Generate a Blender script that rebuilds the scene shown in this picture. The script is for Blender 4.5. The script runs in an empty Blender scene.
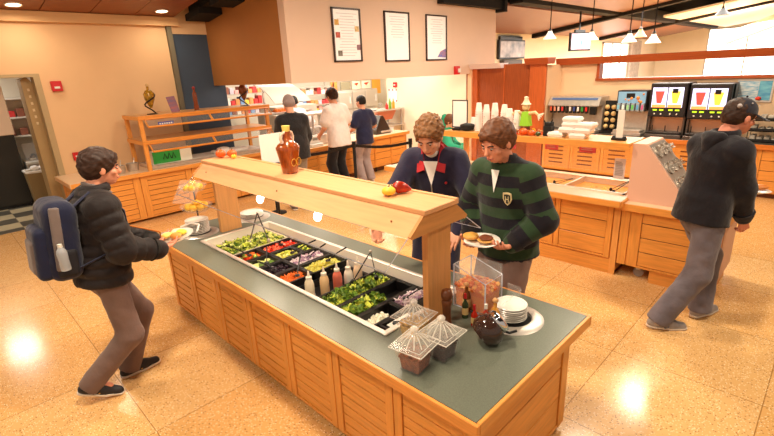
import bpy, math, random
import numpy as np
from mathutils import Vector, Matrix, noise as mnoise
random.seed(7); rng = np.random.default_rng(11)
S = bpy.context.scene
COL = S.collection
PI = math.pi
# ---------------------------------------------------------------- camera
FPX = 455.22
cd = bpy.data.cameras.new('camera'); cam = bpy.data.objects.new('camera', cd); COL.objects.link(cam)
cd.sensor_width = 36; cd.lens = 36 * FPX / 774; cd.clip_start = .05; cd.clip_end = 200
yaw, pit, rol = math.radians(45.381), math.radians(17.888), math.radians(-2.705)
fw = Vector((math.cos(yaw) * math.cos(pit), math.sin(yaw) * math.cos(pit), -math.sin(pit)))
rt = Vector((math.sin(yaw), -math.cos(yaw), 0)); up = rt.cross(fw)
rt2 = rt * math.cos(rol) + up * math.sin(rol); up2 = -rt * math.sin(rol) + up * math.cos(rol)
cam.matrix_world = Matrix(((rt2.x, up2.x, -fw.x, 0), (rt2.y, up2.y, -fw.y, 0), (rt2.z, up2.z, -fw.z, 2.15), (0, 0, 0, 1)))
S.camera = cam
# ---------------------------------------------------------------- world, lights, exposure
S.view_settings.view_transform = 'Standard'; S.view_settings.look = 'None'
S.view_settings.gamma = 1; S.view_settings.exposure = 0.0; S.view_settings.use_curve_mapping = False
W = bpy.data.worlds.new('world'); S.world = W; W.use_nodes = True
W.node_tree.nodes['Background'].inputs[0].default_value = (1.0, .85, .68, 1)
W.node_tree.nodes['Background'].inputs[1].default_value = 0.45
def area(name, loc, size, power, col=(1, .80, .58), rot=(0, 0, 0), sy=None, shape='DISK'):
    l = bpy.data.lights.new(name, 'AREA'); l.energy = power; l.color = col; l.shape = shape; l.size = size
    if sy: l.shape = 'RECTANGLE'; l.size_y = sy
    o = bpy.data.objects.new(name, l); COL.objects.link(o); o.location = loc; o.rotation_euler = rot; return o
def zc(y): return 4.33 - .13 * y
LW = (1, .84, .63)
for i, (x, y, p) in enumerate([(1.2, 2.2, 100), (3.2, 3.6, 95), (1.3, 8.2, 9), (3.24, 8.2, 8), (1.6, 5.6, 45), (4.0, -.4, 105), (6.0, 2.0, 95), (6.9, 4.2, 75), (-.9, 4.6, 50), (8.24, 1.9, 55), (8.47, 2.67, 45), (-.9, 1.0, 95)]):
    area('ceiling_light', (x, y, zc(y) - .12), .35, p, LW)
area('hall_light', (15, 3.5, 3.2), 6, 1000, (1, .92, .82), (0, 0, 0), 4)
area('hall_light', (23, 4.0, 3.2), 6, 1700, (1, .95, .88), (0, 0, 0), 4)
area('kitchen_light', (6.8, 7.6, 2.58), 3.4, 90, (1, .93, .82), (0, 0, 0), 1.0)
area('kitchen_light', (7.6, 9.9, 2.66), 4.5, 130, (1, .93, .82), (0, 0, 0), 1.0)
area('kitchen_light', (.35, 10.6, 2.7), .45, 28, (1, .95, .86), (0, 0, 0), .7)
# ---------------------------------------------------------------- materials
MATS = {}
def lin(c): return tuple(((v / 255 / 12.92) if v / 255 <= .04045 else ((v / 255 + .055) / 1.055) ** 2.4) for v in c) + (1,)
def mat(name, rgb, rough=.5, metal=0, noise=0, nscale=8, stretch=(1, 1, 1), rgb2=None, emit=0, alpha=None, trans=0, bump=0, spec=.5, ior=1.45, sheen=0, coat=0):
    if name in MATS: return MATS[name]
    m = bpy.data.materials.new(name); m.use_nodes = True; nt = m.node_tree; b = nt.nodes['Principled BSDF']
    c = lin(rgb); b.inputs['Base Color'].default_value = c; b.inputs['Roughness'].default_value = rough
    b.inputs['Metallic'].default_value = metal; b.inputs['Specular IOR Level'].default_value = spec; b.inputs['IOR'].default_value = ior
    if sheen: b.inputs['Sheen Weight'].default_value = sheen
    if coat: b.inputs['Coat Weight'].default_value = coat
    if trans: b.inputs['Transmission Weight'].default_value = trans
    if alpha is not None: b.inputs['Alpha'].default_value = alpha
    if emit: b.inputs['Emission Color'].default_value = c; b.inputs['Emission Strength'].default_value = emit
    if noise or bump:
        tc = nt.nodes.new('ShaderNodeTexCoord'); mp = nt.nodes.new('ShaderNodeMapping'); mp.inputs['Scale'].default_value = stretch
        nz = nt.nodes.new('ShaderNodeTexNoise'); nz.inputs['Scale'].default_value = nscale; nz.inputs['Detail'].default_value = 5
        nt.links.new(tc.outputs['Object'], mp.inputs[0]); nt.links.new(mp.outputs[0], nz.inputs['Vector'])
        if noise:
            r = nt.nodes.new('ShaderNodeValToRGB'); r.color_ramp.elements[0].position = .3; r.color_ramp.elements[1].position = .7
            c2 = lin(rgb2) if rgb2 else tuple(v * (1 - noise) for v in c[:3]) + (1,)
            c1 = c if rgb2 else tuple(min(1, v * (1 + noise * .5)) for v in c[:3]) + (1,)
            r.color_ramp.elements[0].color = c2; r.color_ramp.elements[1].color = c1
            nt.links.new(nz.outputs['Fac'], r.inputs[0]); nt.links.new(r.outputs[0], b.inputs['Base Color'])
        if bump:
            bp = nt.nodes.new('ShaderNodeBump'); bp.inputs['Strength'].default_value = bump; bp.inputs['Distance'].default_value = .01
            nt.links.new(nz.outputs['Fac'], bp.inputs['Height']); nt.links.new(bp.outputs[0], b.inputs['Normal'])
    MATS[name] = m; return m
WOODC = (230, 154, 72)
def wood(name, rgb, axis, rough=.38, s=.15):
    st = [14, 14, 14]; st[axis] = 1.1
    return mat(name, rgb, rough, 0, s, 4, tuple(st))
wx = wood('oak_grain_x', WOODC, 0); wy = wood('oak_grain_y', WOODC, 1); wz = wood('oak_grain_z', WOODC, 2)
ply = wood('pale_maple_y', (228, 166, 114), 1, .42, .1); plyz = wood('pale_maple_z', (222, 160, 98), 2, .42, .1)
redwood = wood('cherry_z', (158, 76, 34), 2, .35, .25); redwoody = wood('cherry_y', (168, 76, 34), 1, .35, .2)
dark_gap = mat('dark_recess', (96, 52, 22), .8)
laminate = mat('green_grey_laminate', (108, 112, 98), .3, 0, .2, 160)
steel = mat('brushed_steel', (204, 194, 184), .34, .65, .12, 20)
darksteel = mat('dark_steel', (92, 88, 84), .35, .9)
white = mat('white_plastic', (232, 226, 216), .4)
china = mat('white_china', (240, 232, 222), .22, coat=.4)
black = mat('black_plastic', (22, 20, 20), .35)
blackm = mat('black_matte', (26, 23, 22), .8)
glass = mat('clear_acrylic', (255, 255, 255), .02, trans=1, ior=1.02, spec=.3)
edgeglass = mat('acrylic_edge', (225, 226, 240), .15, alpha=.75)
counter_top = mat('beige_laminate', (228, 196, 160), .3, 0, .06, 120)
wallm = mat('tan_paint', (226, 186, 140), .75, 0, .03, 3)
soffm = mat('peach_paint', (222, 190, 168), .75, 0, .02, 3)
orangewall = mat('ochre_paint', (168, 108, 52), .75, 0, .04, 3)
creamwall = mat('cream_paint', (246, 232, 206), .7, 0, .02, 3)
bluewall = mat('slate_blue_paint', (62, 76, 94), .7, 0, .05, 5)
whitem = mat('white_paint', (240, 232, 222), .6)
paper = mat('white_paper', (246, 242, 238), .6)
red = mat('red_plastic', (200, 30, 34), .35)
skin = mat('skin', (226, 160, 128), .5, 0, .07, 18)
# ---------------------------------------------------------------- mesh builder
class MB:
    def __init__(s, m=None): s.v = []; s.f = []; s.m = m
    def add(s, vs, fs):
        n = len(s.v)
        if s.m is not None: vs = [s.m @ Vector(p) for p in vs]
        s.v += [tuple(p) for p in vs]; s.f += [tuple(i + n for i in f) for f in fs]; return s
    def box(s, x0, x1, y0, y1, z0, z1, b=0):
        if b:
            b = min(b, abs(x1 - x0) * .45, abs(y1 - y0) * .45, abs(z1 - z0) * .45)
            vs = []; 
            for zz, i in ((z0, b), (z0 + b, 0), (z1 - b, 0), (z1, b)):
                x_, X_, y_, Y_ = x0 + i, x1 - i, y0 + i, y1 - i; c = b - i if i < b else 0
                c = b if i == 0 else b * .3
                vs += [(x_ + c, y_, zz), (X_ - c, y_, zz), (X_, y_ + c, zz), (X_, Y_ - c, zz), (X_ - c, Y_, zz), (x_ + c, Y_, zz), (x_, Y_ - c, zz), (x_, y_ + c, zz)]
            fs = [tuple(range(7, -1, -1)), tuple(range(24, 32))]
            for k in range(3):
                for j in range(8): a = k * 8 + j; c2 = k * 8 + (j + 1) % 8; fs.append((a, c2, c2 + 8, a + 8))
            return s.add(vs, fs)
        vs = [(x, y, z) for z in (z0, z1) for y in (y0, y1) for x in (x0, x1)]
        return s.add(vs, [(0, 2, 3, 1), (4, 5, 7, 6), (0, 1, 5, 4), (2, 6, 7, 3), (0, 4, 6, 2), (1, 3, 7, 5)])
    def hexa(s, p): # 8 points: bottom 4 (ccw), top 4
        return s.add(p, [(3, 2, 1, 0), (4, 5, 6, 7), (0, 1, 5, 4), (1, 2, 6, 5), (2, 3, 7, 6), (3, 0, 4, 7)])
    def prism(s, poly, a, b, ax=1): # poly in the two other axes, extruded along ax from a to b
        n = len(poly)
        def P(p, t): q = list(p); q.insert(ax, t); return tuple(q)
        vs = [P(p, a) for p in poly] + [P(p, b) for p in poly]
        return s.add(vs, [tuple(range(n)), tuple(range(2 * n - 1, n - 1, -1))] + [(i, (i + 1) % n, (i + 1) % n + n, i + n) for i in range(n)])
    def lathe(s, prof, c=(0, 0, 0), n=20, sx=1, sy=1, cap=True):
        vs = []; fs = []
        for r, z in prof:
            for k in range(n): a = 2 * PI * k / n; vs.append((c[0] + r * math.cos(a) * sx, c[1] + r * math.sin(a) * sy, c[2] + z))
        for j in range(len(prof) - 1):
            for k in range(n): a = j * n + k; b = j * n + (k + 1) % n; fs.append((a, b, b + n, a + n))
        if cap: fs.append(tuple(range(n - 1, -1, -1))); m = (len(prof) - 1) * n; fs.append(tuple(range(m, m + n)))
        return s.add(vs, fs)
    def cyl(s, c, r, z0, z1, n=20, r2=None): return s.lathe([(r, z0), (r if r2 is None else r2, z1)], c, n)
    def tube(s, pts, r, n=8, rb=None, closed=False):
        pts = [Vector(p) for p in pts]; N = len(pts); vs = []; fs = []; prev = None
        for i, p in enumerate(pts):
            if closed: d = pts[(i + 1) % N] - pts[i - 1]
            else: d = pts[min(i + 1, N - 1)] - pts[max(i - 1, 0)]
            d.normalize(); 
            if prev is None: prev = d.orthogonal().normalized() if abs(d.z) > .9 else d.cross(Vector((0, 0, 1))).normalized()
            a = (prev - d * prev.dot(d)).normalized(); prev = a; b = d.cross(a)
            rr = r[i] if isinstance(r, (list, tuple)) else r; r2 = rb if rb else rr
            for k in range(n): t = 2 * PI * k / n; vs.append(p + a * rr * math.cos(t) + b * r2 * math.sin(t))
        for i in range(N if closed else N - 1):
            for k in range(n):
                a_ = i * n + k; b_ = i * n + (k + 1) % n; j = ((i + 1) % N) * n
                fs.append((a_, b_, j + (k + 1) % n, j + k))
        if not closed: fs.append(tuple(range(n - 1, -1, -1))); fs.append(tuple(range((N - 1) * n, N * n)))
        return s.add(vs, fs)
    def ball(s, c, r, n=12, m=8, rz=None, jit=0, ry=None):
        vs = [(c[0], c[1], c[2] - (rz or r))]; fs = []
        for j in range(1, m):
            ph = PI * j / m
            for k in range(n):
                t = 2 * PI * k / n; q = 1 + (random.uniform(-jit, jit) if jit else 0)
                vs.append((c[0] + r * q * math.sin(ph) * math.cos(t), c[1] + (ry or r) * q * math.sin(ph) * math.sin(t), c[2] - (rz or r) * q * math.cos(ph)))
        vs.append((c[0], c[1], c[2] + (rz or r)))
        for k in range(n):
            fs.append((0, 1 + (k + 1) % n, 1 + k)); fs.append((len(vs) - 1, 1 + (m - 2) * n + k, 1 + (m - 2) * n + (k + 1) % n))
            for j in range(m - 2): a = 1 + j * n + k; b = 1 + j * n + (k + 1) % n; fs.append((a, b, b + n, a + n))
        return s.add(vs, fs)
    def build(s, name, m, parent=None, smooth=False, off=None):
        me = bpy.data.meshes.new(name)
        o3 = off if off is not None else ((parent['_o'] if parent is not None and '_o' in parent else (0, 0, 0)))
        me.from_pydata([(x - o3[0], y - o3[1], z - o3[2]) for x, y, z in s.v], [], s.f); me.update()
        import bmesh
        bm = bmesh.new(); bm.from_mesh(me); bmesh.ops.recalc_face_normals(bm, faces=bm.faces); bm.to_mesh(me); bm.free()
        if smooth:
            me.polygons.foreach_set('use_smooth', [True] * len(me.polygons))
            try: me.set_sharp_from_angle(angle=math.radians(50))
            except Exception: pass
        me.materials.append(m)
        o = bpy.data.objects.new(name, me); COL.objects.link(o)
        if parent is not None:
            o.parent = parent
            if '_o' in parent: o['_o'] = tuple(parent['_o'])
        elif off is not None: o.location = off
        return o
def tag(o, label, cat, group=None, kind=None):
    o['label'] = label; o['category'] = cat
    if group: o['group'] = group
    if kind: o['kind'] = kind
    return o
def thing(name, label, cat, loc=(0, 0, 0), rz=0, group=None, world=False):
    """Empty at a thing's base.  world=True: parts are written in world coordinates."""
    o = bpy.data.objects.new(name, None); COL.objects.link(o); o.location = loc; o.rotation_euler = (0, 0, rz); o.empty_display_size = .05
    tag(o, label, cat, group)
    if world: o['_o'] = tuple(loc)
    return o
def struct(o, kind='structure'): o['kind'] = kind; return o
def dup(root, loc, rz=0, label=None, group=None, keep_rot=False):
    r = root.copy(); COL.objects.link(r); r.location = loc
    if not keep_rot: r.rotation_euler = (0, 0, rz)
    if label: r['label'] = label
    if group: r['group'] = group
    for ch in list(root.children):
        c = ch.copy(); COL.objects.link(c); c.parent = r
        for g in ch.children: d = g.copy(); COL.objects.link(d); d.parent = c
    return r
def setloc(o, loc, rz=0): o.location = loc; o.rotation_euler = (0, 0, rz); return o
def face(o, u, n): # local x = along width, local y = out of the face, z up
    u = Vector(u); n = Vector(n); z = Vector((0, 0, 1))
    return Matrix(((u.x, n.x, z.x, o[0]), (u.y, n.y, z.y, o[1]), (u.z, n.z, z.z, o[2]), (0, 0, 0, 1)))
def plank_door(M4, w, h, parent, planks=8, stile=.055, matf=wz, matp=wy, name='door', handle=False):
    """framed cabinet door with an inset panel of horizontal planks"""
    f = MB(M4)
    f.box(0, stile, 0, .022, 0, h, .002); f.box(w - stile, w, 0, .022, 0, h, .002)
    f.box(stile, w - stile, 0, .02, 0, .02); f.box(stile, w - stile, 0, .02, h - .02, h)
    d = f.build(name, matf, parent)
    g = MB(M4); g.box(stile, w - stile, -.004, .001, .02, h - .02); q = g.build('panel_back', dark_gap, d)  # dark brown backing: shade of the plank gaps put into its colour
    p = MB(M4); hh = (h - .04) / planks
    for i in range(planks): p.box(stile + .003, w - stile - .003, 0, .014, .02 + i * hh + .004, .02 + (i + 1) * hh - .004, .003)
    q = p.build('plank_panel', matp, d); q.parent = d
    return d
# ================================================================ SETTING
# floor: terrazzo tiles with brown joints
m = bpy.data.materials.new('terrazzo'); m.use_nodes = True; nt = m.node_tree; b = nt.nodes['Principled BSDF']
N = nt.nodes.new; L = nt.links.new
tc = N('ShaderNodeTexCoord'); mp = N('ShaderNodeMapping'); mp.inputs['Location'].default_value = (-.58, -.04, 0); L(tc.outputs['Object'], mp.inputs[0])
br = N('ShaderNodeTexBrick'); br.offset = 0; br.squash = 1; br.inputs['Scale'].default_value = 1; br.inputs['Brick Width'].default_value = .92; br.inputs['Row Height'].default_value = .92
br.inputs['Mortar Size'].default_value = .0035; br.inputs['Mortar Smooth'].default_value = .2; br.inputs['Bias'].default_value = 0
br.inputs['Color1'].default_value = lin((238, 188, 124)); br.inputs['Color2'].default_value = lin((233, 176, 106)); br.inputs['Mortar'].default_value = lin((176, 124, 66)); L(mp.outputs[0], br.inputs['Vector'])
def speck(scale, thr, w):
    v = N('ShaderNodeTexVoronoi'); v.inputs['Scale'].default_value = scale; L(tc.outputs['Object'], v.inputs['Vector'])
    r = N('ShaderNodeValToRGB'); r.color_ramp.elements[0].position = thr; r.color_ramp.elements[1].position = thr + w; r.color_ramp.elements[0].color = (1, 1, 1, 1); r.color_ramp.elements[1].color = (0, 0, 0, 1)
    L(v.outputs['Distance'], r.inputs[0])
    # only some cells carry a chip
    s = N('ShaderNodeSeparateColor'); L(v.outputs['Color'], s.inputs[0]); g = N('ShaderNodeMath'); g.operation = 'GREATER_THAN'; g.inputs[1].default_value = .55; L(s.outputs[0], g.inputs[0])
    mu = N('ShaderNodeMath'); mu.operation = 'MULTIPLY'; L(r.outputs[0], mu.inputs[0]); L(g.outputs[0], mu.inputs[1]); return mu
nz = N('ShaderNodeTexNoise'); nz.inputs['Scale'].default_value = 1.3; nz.inputs['Detail'].default_value = 6; L(tc.outputs['Object'], nz.inputs['Vector'])
m0 = N('ShaderNodeMix'); m0.data_type = 'RGBA'; m0.blend_type = 'MULTIPLY'; m0.inputs[0].default_value = .25; L(br.outputs[0], m0.inputs[6]); L(nz.outputs['Fac'], m0.inputs[7])
m1 = N('ShaderNodeMix'); m1.data_type = 'RGBA'; L(speck(60, .26, .06).outputs[0], m1.inputs[0]); L(m0.outputs[2], m1.inputs[6]); m1.inputs[7].default_value = lin((170, 116, 66))
m2 = N('ShaderNodeMix'); m2.data_type = 'RGBA'; L(speck(85, .3, .06).outputs[0], m2.inputs[0]); L(m1.outputs[2], m2.inputs[6]); m2.inputs[7].default_value = lin((250, 222, 178))
L(m2.outputs[2], b.inputs['Base Color']); b.inputs['Roughness'].default_value = .17; b.inputs['Specular IOR Level'].default_value = .5
struct(MB().box(-4, 33, -6, 9.0, -.1, 0).build('floor', m))
m = bpy.data.materials.new('checker_tile'); m.use_nodes = True; nt = m.node_tree; b = nt.nodes['Principled BSDF']
ck = nt.nodes.new('ShaderNodeTexChecker'); ck.inputs['Scale'].default_value = 2.6; ck.inputs[1].default_value = lin((196, 180, 146)); ck.inputs[2].default_value = lin((92, 86, 76))
tc = nt.nodes.new('ShaderNodeTexCoord'); nt.links.new(tc.outputs['Object'], ck.inputs[0]); nt.links.new(ck.outputs[0], b.inputs['Base Color']); b.inputs['Roughness'].default_value = .3
struct(MB().box(-4, 11, 9.0, 14, -.1, 0).build('floor', m))
# left tan wall at y = 8.75 with the doorway
YW = 8.75
wb = MB(); wb.box(1.44, 3.42, YW, YW + .16, 0, 3.62); wb.box(-3.5, 1.44, YW, YW + .16, 2.345, 3.62); wb.box(-3.5, -.4, YW, YW + .16, 0, 2.345)
struct(wb.build('wall_back', wallm))
struct(MB().box(3.42, 4.2, YW - .02, YW + .1, 2.94, 3.62).build('wall_header', wallm))
struct(MB().box(3.42, 3.5, YW - .07, YW + .05, 0, 3.08).build('trim_1', mat('grey_green_paint', (112, 104, 84), .7)))
struct(MB().box(3.5, 4.38, YW, YW + .12, 0, 2.94).build('wall_blue', bluewall))
struct(MB().box(-3.5, 3.62, YW - .12, YW, 3.06, 3.2).build('trim_2', mat('tan_trim', (214, 170, 120), .7)))
jb = MB(); jb.box(1.36, 1.44, YW - .02, YW + .24, 0, 2.345); jb.box(-.4, 1.36, YW - .02, YW + .22, 2.3, 2.345)
struct(jb.build('trim_3', mat('beige_metal', (176, 152, 112), .5)))
# soffit
so = MB(); so.prism([(4.15, 2.03), (9.87, 2.0), (9.87, 3.7), (4.15, 3.7)], 6.14, 6.3, 1); struct(so.build('wall_front_soffit', soffm))
struct(MB().box(4.15, 4.3, 6.3, 8.9, 2.03, 3.7).build('wall_left_soffit', orangewall))
so = MB(); so.box(4.3, 9.87, 6.3, 8.9, 2.62, 2.7); struct(so.build('ceiling_kitchen', whitem))
struct(MB().box(4.3, 11, 8.9, 13, 2.72, 2.8).build('ceiling_back_kitchen', whitem))
# white side wall and kitchen shell
kw = MB(); kw.box(8.95, 9.1, 6.3, 8.85, 0, 2.65); struct(kw.build('wall_kitchen_side', creamwall))
struct(MB().box(-3.5, 11.5, 11.6, 11.75, 0, 2.8).build('wall_kitchen_back', mat('kitchen_wall', (226, 216, 198), .6)))
struct(MB().box(11.0, 11.15, 8.9, 11.6, 0, 2.8).build('wall_kitchen_right', creamwall))
struct(MB().box(-3.5, 4.3, 8.95, 11.6, 2.75, 2.85).build('ceiling_pass', whitem))
# drinks wall x = 9.6 with the long opening and beam, alcove side
dw = MB(); dw.box(9.6, 9.72, -5, 4.45, 0, 1.8); dw.box(9.6, 9.72, 3.63, 4.45, 1.8, 2.12)
struct(dw.build('wall_drinks', mat('beige_paint', (226, 190, 152), .7, 0, .02, 3)))
struct(MB().box(8.98, 9.72, 4.38, 4.47, 0, 2.12).build('wall_alcove', mat('beige_paint', (226, 190, 152))))
wf = MB(); wf.box(9.55, 9.77, -5, 3.66, 1.78, 1.825); wf.box(9.56, 9.76, 3.6, 3.65, 1.8, 2.12); struct(wf.build('trim_4', redwoody))
bmn = MB(); bmn.prism([(9.5, 2.1), (9.83, 2.1), (9.87, 2.23), (9.45, 2.23)], -5, 4.45, 1); struct(bmn.build('trim_5', redwoody))
# cherry closet partition x = 8.9
pt = MB(); pt.box(8.96, 9.05, 4.46, 6.3, 0, 2.17); struct(pt.build('wall_cherry_partition', redwood))
pn = MB(); pn.box(8.9, 8.96, 5.98, 6.14, 0, 2.2, .005); pn.box(8.9, 8.96, 4.38, 4.72, 0, 2.2, .005); pn.box(8.945, 8.96, 5.32, 5.34, 0, 2.15)
struct(pn.build('trim_6', mat('orange_cherry', (190, 92, 40), .4, 0, .18, 4, (14, 14, 1))))
cn = MB(); cn.prism([(8.84, 2.14), (9.1, 2.14), (9.14, 2.26), (8.78, 2.26)], 4.3, 4.8, 1); struct(cn.build('trim_7', redwoody))
cn = MB(); cn.prism([(8.84, 2.1), (9.1, 2.1), (9.14, 2.2), (8.78, 2.2)], 5.35, 6.13, 1); struct(cn.build('trim_8', mat('lit_cornice_lavender', (222, 206, 210), .5)))  # left cornice: its lit look is put into the pale lavender colour
struct(MB().box(8.86, 9.1, 6.1, 6.2, 0, 2.2).build('trim_9', mat('pale_tan_paint', (232, 190, 150), .6)))
# far hall
struct(MB().box(9.9, 34, 9.1, 9.25, 0, 4.4).build('wall_far_hall', creamwall))
struct(MB().box(33, 33.15, -8, 9.2, 0, 6).build('wall_hall_end', creamwall))
# ---- sloping wood ceiling clouds
cherryceil = mat('ceiling_plank_wood', (140, 80, 44), .45, 0, .16, 3, (1, 10, 1))
darkdeck = mat('black_deck_paint', (24, 20, 20), .9)
def cloud(x0, x1, y0, y1, n, m, name='ceiling', t=.07):
    c = MB(); w = (x1 - x0) / n
    for i in range(n):
        a, b_ = x0 + i * w + .006, x0 + (i + 1) * w - .006; l, h = zc(y0), zc(y1)
        c.hexa([(a, y0, l), (b_, y0, l), (b_, y1, h), (a, y1, h), (a, y0, l + t), (b_, y0, l + t), (b_, y1, h + t), (a, y1, h + t)])
    return struct(c.build(name, m))
cloud(-2.25, 3.56, 3.0, 8.64, 9, cherryceil)
paleceil = mat('pale_plank_wood', (122, 78, 58), .4, 0, .14, 3, (10, 1, 1))
cloud(9.9, 16.55, 6.3, 8.8, 1, paleceil); cloud(16.95, 22.9, 6.25, 8.8, 1, paleceil); cloud(23.3, 30, 6.2, 8.8, 1, paleceil)
cloud(11.0, 17.6, 3.1, 5.7, 1, paleceil); cloud(20.6, 32, 2.2, 5.6, 1, whitem)  # last panel white: its strong lighting is put into the colour
dk = MB(); dk.hexa([(-4, -6, zc(-6) + .75), (34, -6, zc(-6) + .75), (34, 9.3, zc(9.3) + .75), (-4, 9.3, zc(9.3) + .75), (-4, -6, zc(-6) + .8), (34, -6, zc(-6) + .8), (34, 9.3, zc(9.3) + .8), (-4, 9.3, zc(9.3) + .8)])
struct(dk.build('ceiling_deck', darkdeck))
# dark girder with notched end in front of the ochre soffit
g = MB()
def slab(x0, x1, y0, y1, d0, d1): g.hexa([(x0, y0, zc(y0) + d0), (x1, y0, zc(y0) + d0), (x1, y1, zc(y1) + d0), (x0, y1, zc(y1) + d0), (x0, y0, zc(y0) + d1), (x1, y0, zc(y0) + d1), (x1, y1, zc(y1) + d1), (x0, y1, zc(y1) + d1)])
slab(3.78, 4.12, 3, 8.5, 0.02, .4); slab(3.72, 4.14, 8.0, 8.55, -.08, .02); slab(3.74, 4.14, 7.2, 7.6, -.08, .02); slab(3.74, 4.14, 6.2, 6.7, -.08, .02)
struct(g.build('trim_10', darkdeck))
g = MB(); g.box(7.7, 10.0, 5.96, 6.12, 3.36, 3.6); g.box(9.84, 9.95, 5.9, 6.4, 3.3, 3.62); struct(g.build('trim_11', darkdeck))
# long dark girders of the far hall
def girder(p, q, w, h, name='trim_12'):
    p, q = Vector(p), Vector(q); d = (q - p).normalized(); s_ = d.cross(Vector((0, 0, 1))).normalized() * w / 2; u_ = Vector((0, 0, h))
    return struct(MB().hexa([p - s_, p + s_, q + s_, q - s_, p - s_ + u_, p + s_ + u_, q + s_ + u_, q - s_ + u_]).build(name, darkdeck))
girder((10.5, 6.0, 3.52), (31, 5.9, 3.52), .35, .35); girder((16.75, 8.8, 3.05), (16.75, 2, 4.0), .3, .3, 'trim_13'); girder((23.1, 8.8, 3.05), (23.1, 2, 4.0), .3, .3, 'trim_14')
# bright windows on the far wall and the hall end
win = mat('daylit_glass', (255, 250, 240), .3, emit=3)
def window(n, p0, p1, M4):
    w, h = p1
    f = MB(M4)
    for a in ((0, w, 0, .06), (0, w, h - .06, h), ): f.box(a[0], a[1], -.02, .06, a[2], a[3])
    for x in (0, w / 3, 2 * w / 3, w - .06): f.box(x, x + .06, -.02, .06, 0, h)
    o = struct(f.build('window_%d' % n, mat('window_frame_paint', (200, 190, 176), .5)))
    MB(M4).box(.05, w - .05, -.02, .0, .05, h - .05).build('window_pane', win, o)
window(1, 0, (3.6, 1.9), face((24.2, 9.08, 1.1), (1, 0, 0), (0, -1, 0)))
window(2, 0, (5.5, 2.6), face((32.95, 6.5, 1.0), (0, -1, 0), (-1, 0, 0)))
window(3, 0, (5.5, 2.6), face((32.95, .6, 1.0), (0, -1, 0), (-1, 0, 0)))
struct(MB().box(27.9, 29.4, 8.9, 9.1, 0, 3.1).build('wall_brick_pier', mat('grey_brick', (190, 180, 170), .8, 0, .25, 6)))
# recessed ceiling lights in the left cloud
def downlight(x, y, lab):
    t = thing('ceiling_light', lab, 'ceiling light', (x, y, zc(y) - .002)); t.rotation_euler = (-math.atan(.13), 0, 0)
    MB().lathe([(.09, -.012), (.105, -.012), (.105, 0), (.09, 0)], n=20, cap=False).build('trim_ring', mat('white_trim', (230, 214, 196), .4), t, True)
    MB().lathe([(.088, -.006), (.088, -.002)], n=20).build('lens', mat('lamp_lens', (255, 236, 200), .4, emit=6), t)
downlight(1.30, 8.36, 'round recessed light nearer the left edge in the wood ceiling')
downlight(3.24, 8.3, 'round recessed light in the corner of the wood ceiling by the blue wall')
# ================================================================ ISLAND SALAD BAR
isl = thing('salad_bar_island', 'long wooden salad bar island with green laminate top and planked doors', 'salad bar', (1.84, 2.65, 0), world=True)
IX0, IX1, IY0, IY1, IZ = 1.268, 2.42, .824, 4.50, .77
HX0, HX1, HY0, HY1 = 1.515, 2.185, 1.585, 3.886
b = MB()
for a in ((IX0 + .02, IX1 - .02, IY0 + .02, HY0), (IX0 + .02, IX1 - .02, HY1, IY1 - .02), (IX0 + .02, HX0, HY0, HY1), (HX1, IX1 - .02, HY0, HY1)): b.box(*a, IZ - .03, IZ)
b.build('countertop', laminate, isl)
for a_ in (IX0, IX1 - .02): MB().box(a_, a_ + .02, IY0, IY1, IZ - .062, IZ - .001, .003).build('edge_band', wood('oak_edge', (232, 150, 70), 1, .35, .15), isl)
for a_ in (IY0, IY1 - .02): MB().box(IX0 + .02, IX1 - .02, a_, a_ + .02, IZ - .062, IZ - .001, .003).build('edge_band', wx, isl)
b = MB(); b.box(1.375, 1.395, .93, 4.36, .05, .71); b.box(2.29, 2.31, .93, 4.36, .05, .71); b.box(1.38, 2.3, .92, .94, .05, .71); b.box(1.38, 2.3, 4.35, 4.37, .05, .71)
b.box(1.45, 2.25, 1.0, 4.3, .05, .07); b.build('carcass', wz, isl)
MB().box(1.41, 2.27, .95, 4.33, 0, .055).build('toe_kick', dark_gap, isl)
for i in range(7):
    w = (4.38 - .895) / 7
    plank_door(face((1.375, .895 + i * w + .004, .045), (0, 1, 0), (-1, 0, 0)), w - .008, .655, isl, 9)
    plank_door(face((2.31, .895 + i * w + .004, .045), (0, 1, 0), (1, 0, 0)), w - .008, .655, isl, 9)
f = face((1.36, .92, .045), (1, 0, 0), (0, -1, 0))
d = plank_door(f, .95, .655, isl, 3, .06, wz, wx)
d = plank_door(face((1.36, 4.37, .045), (1, 0, 0), (0, 1, 0)), .95, .655, isl, 9)
# cold well
b = MB()
b.box(1.495, HX0 + .012, 1.57, 3.906, IZ, IZ + .014, .004); b.box(HX1 - .012, 2.205, 1.57, 3.906, IZ, IZ + .014, .004)
b.box(HX0, HX1, 1.57, HY0 + .02, IZ, IZ + .014, .004); b.box(HX0, HX1, HY1 - .012, 3.906, IZ, IZ + .014, .004)
b.build('cold_well_rim', mat('rim_steel', (238, 226, 214), .35, .5), isl)
b = MB(); t_ = .012
b.box(HX0, HX0 + t_, HY0, HY1, .56, IZ + .006); b.box(HX1 - t_, HX1, HY0, HY1, .56, IZ + .006); b.box(HX0, HX1, HY0, HY0 + t_, .56, IZ + .006); b.box(HX0, HX1, HY1 - t_, HY1, .56, IZ + .006); b.box(HX0, HX1, HY0, HY1, .55, .562)
b.build('cold_well', mat('white_well', (238, 226, 210), .35), isl)
# plate wells
PW = [(1.60, 4.17, 'left'), (2.18, 4.20, 'back'), (2.10, 1.16, 'right')]
for x, y, _ in PW:
    MB().lathe([(.115, IZ + .001), (.118, IZ + .012), (.165, IZ + .010), (.185, IZ + .001)], (x, y, 0), 36, cap=False).build('plate_well_flange', steel, isl, True)
    MB().lathe([(.116, IZ + .002), (.0, IZ + .003)], (x, y, 0), 30, cap=False).build('well_mouth', black, isl)
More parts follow.
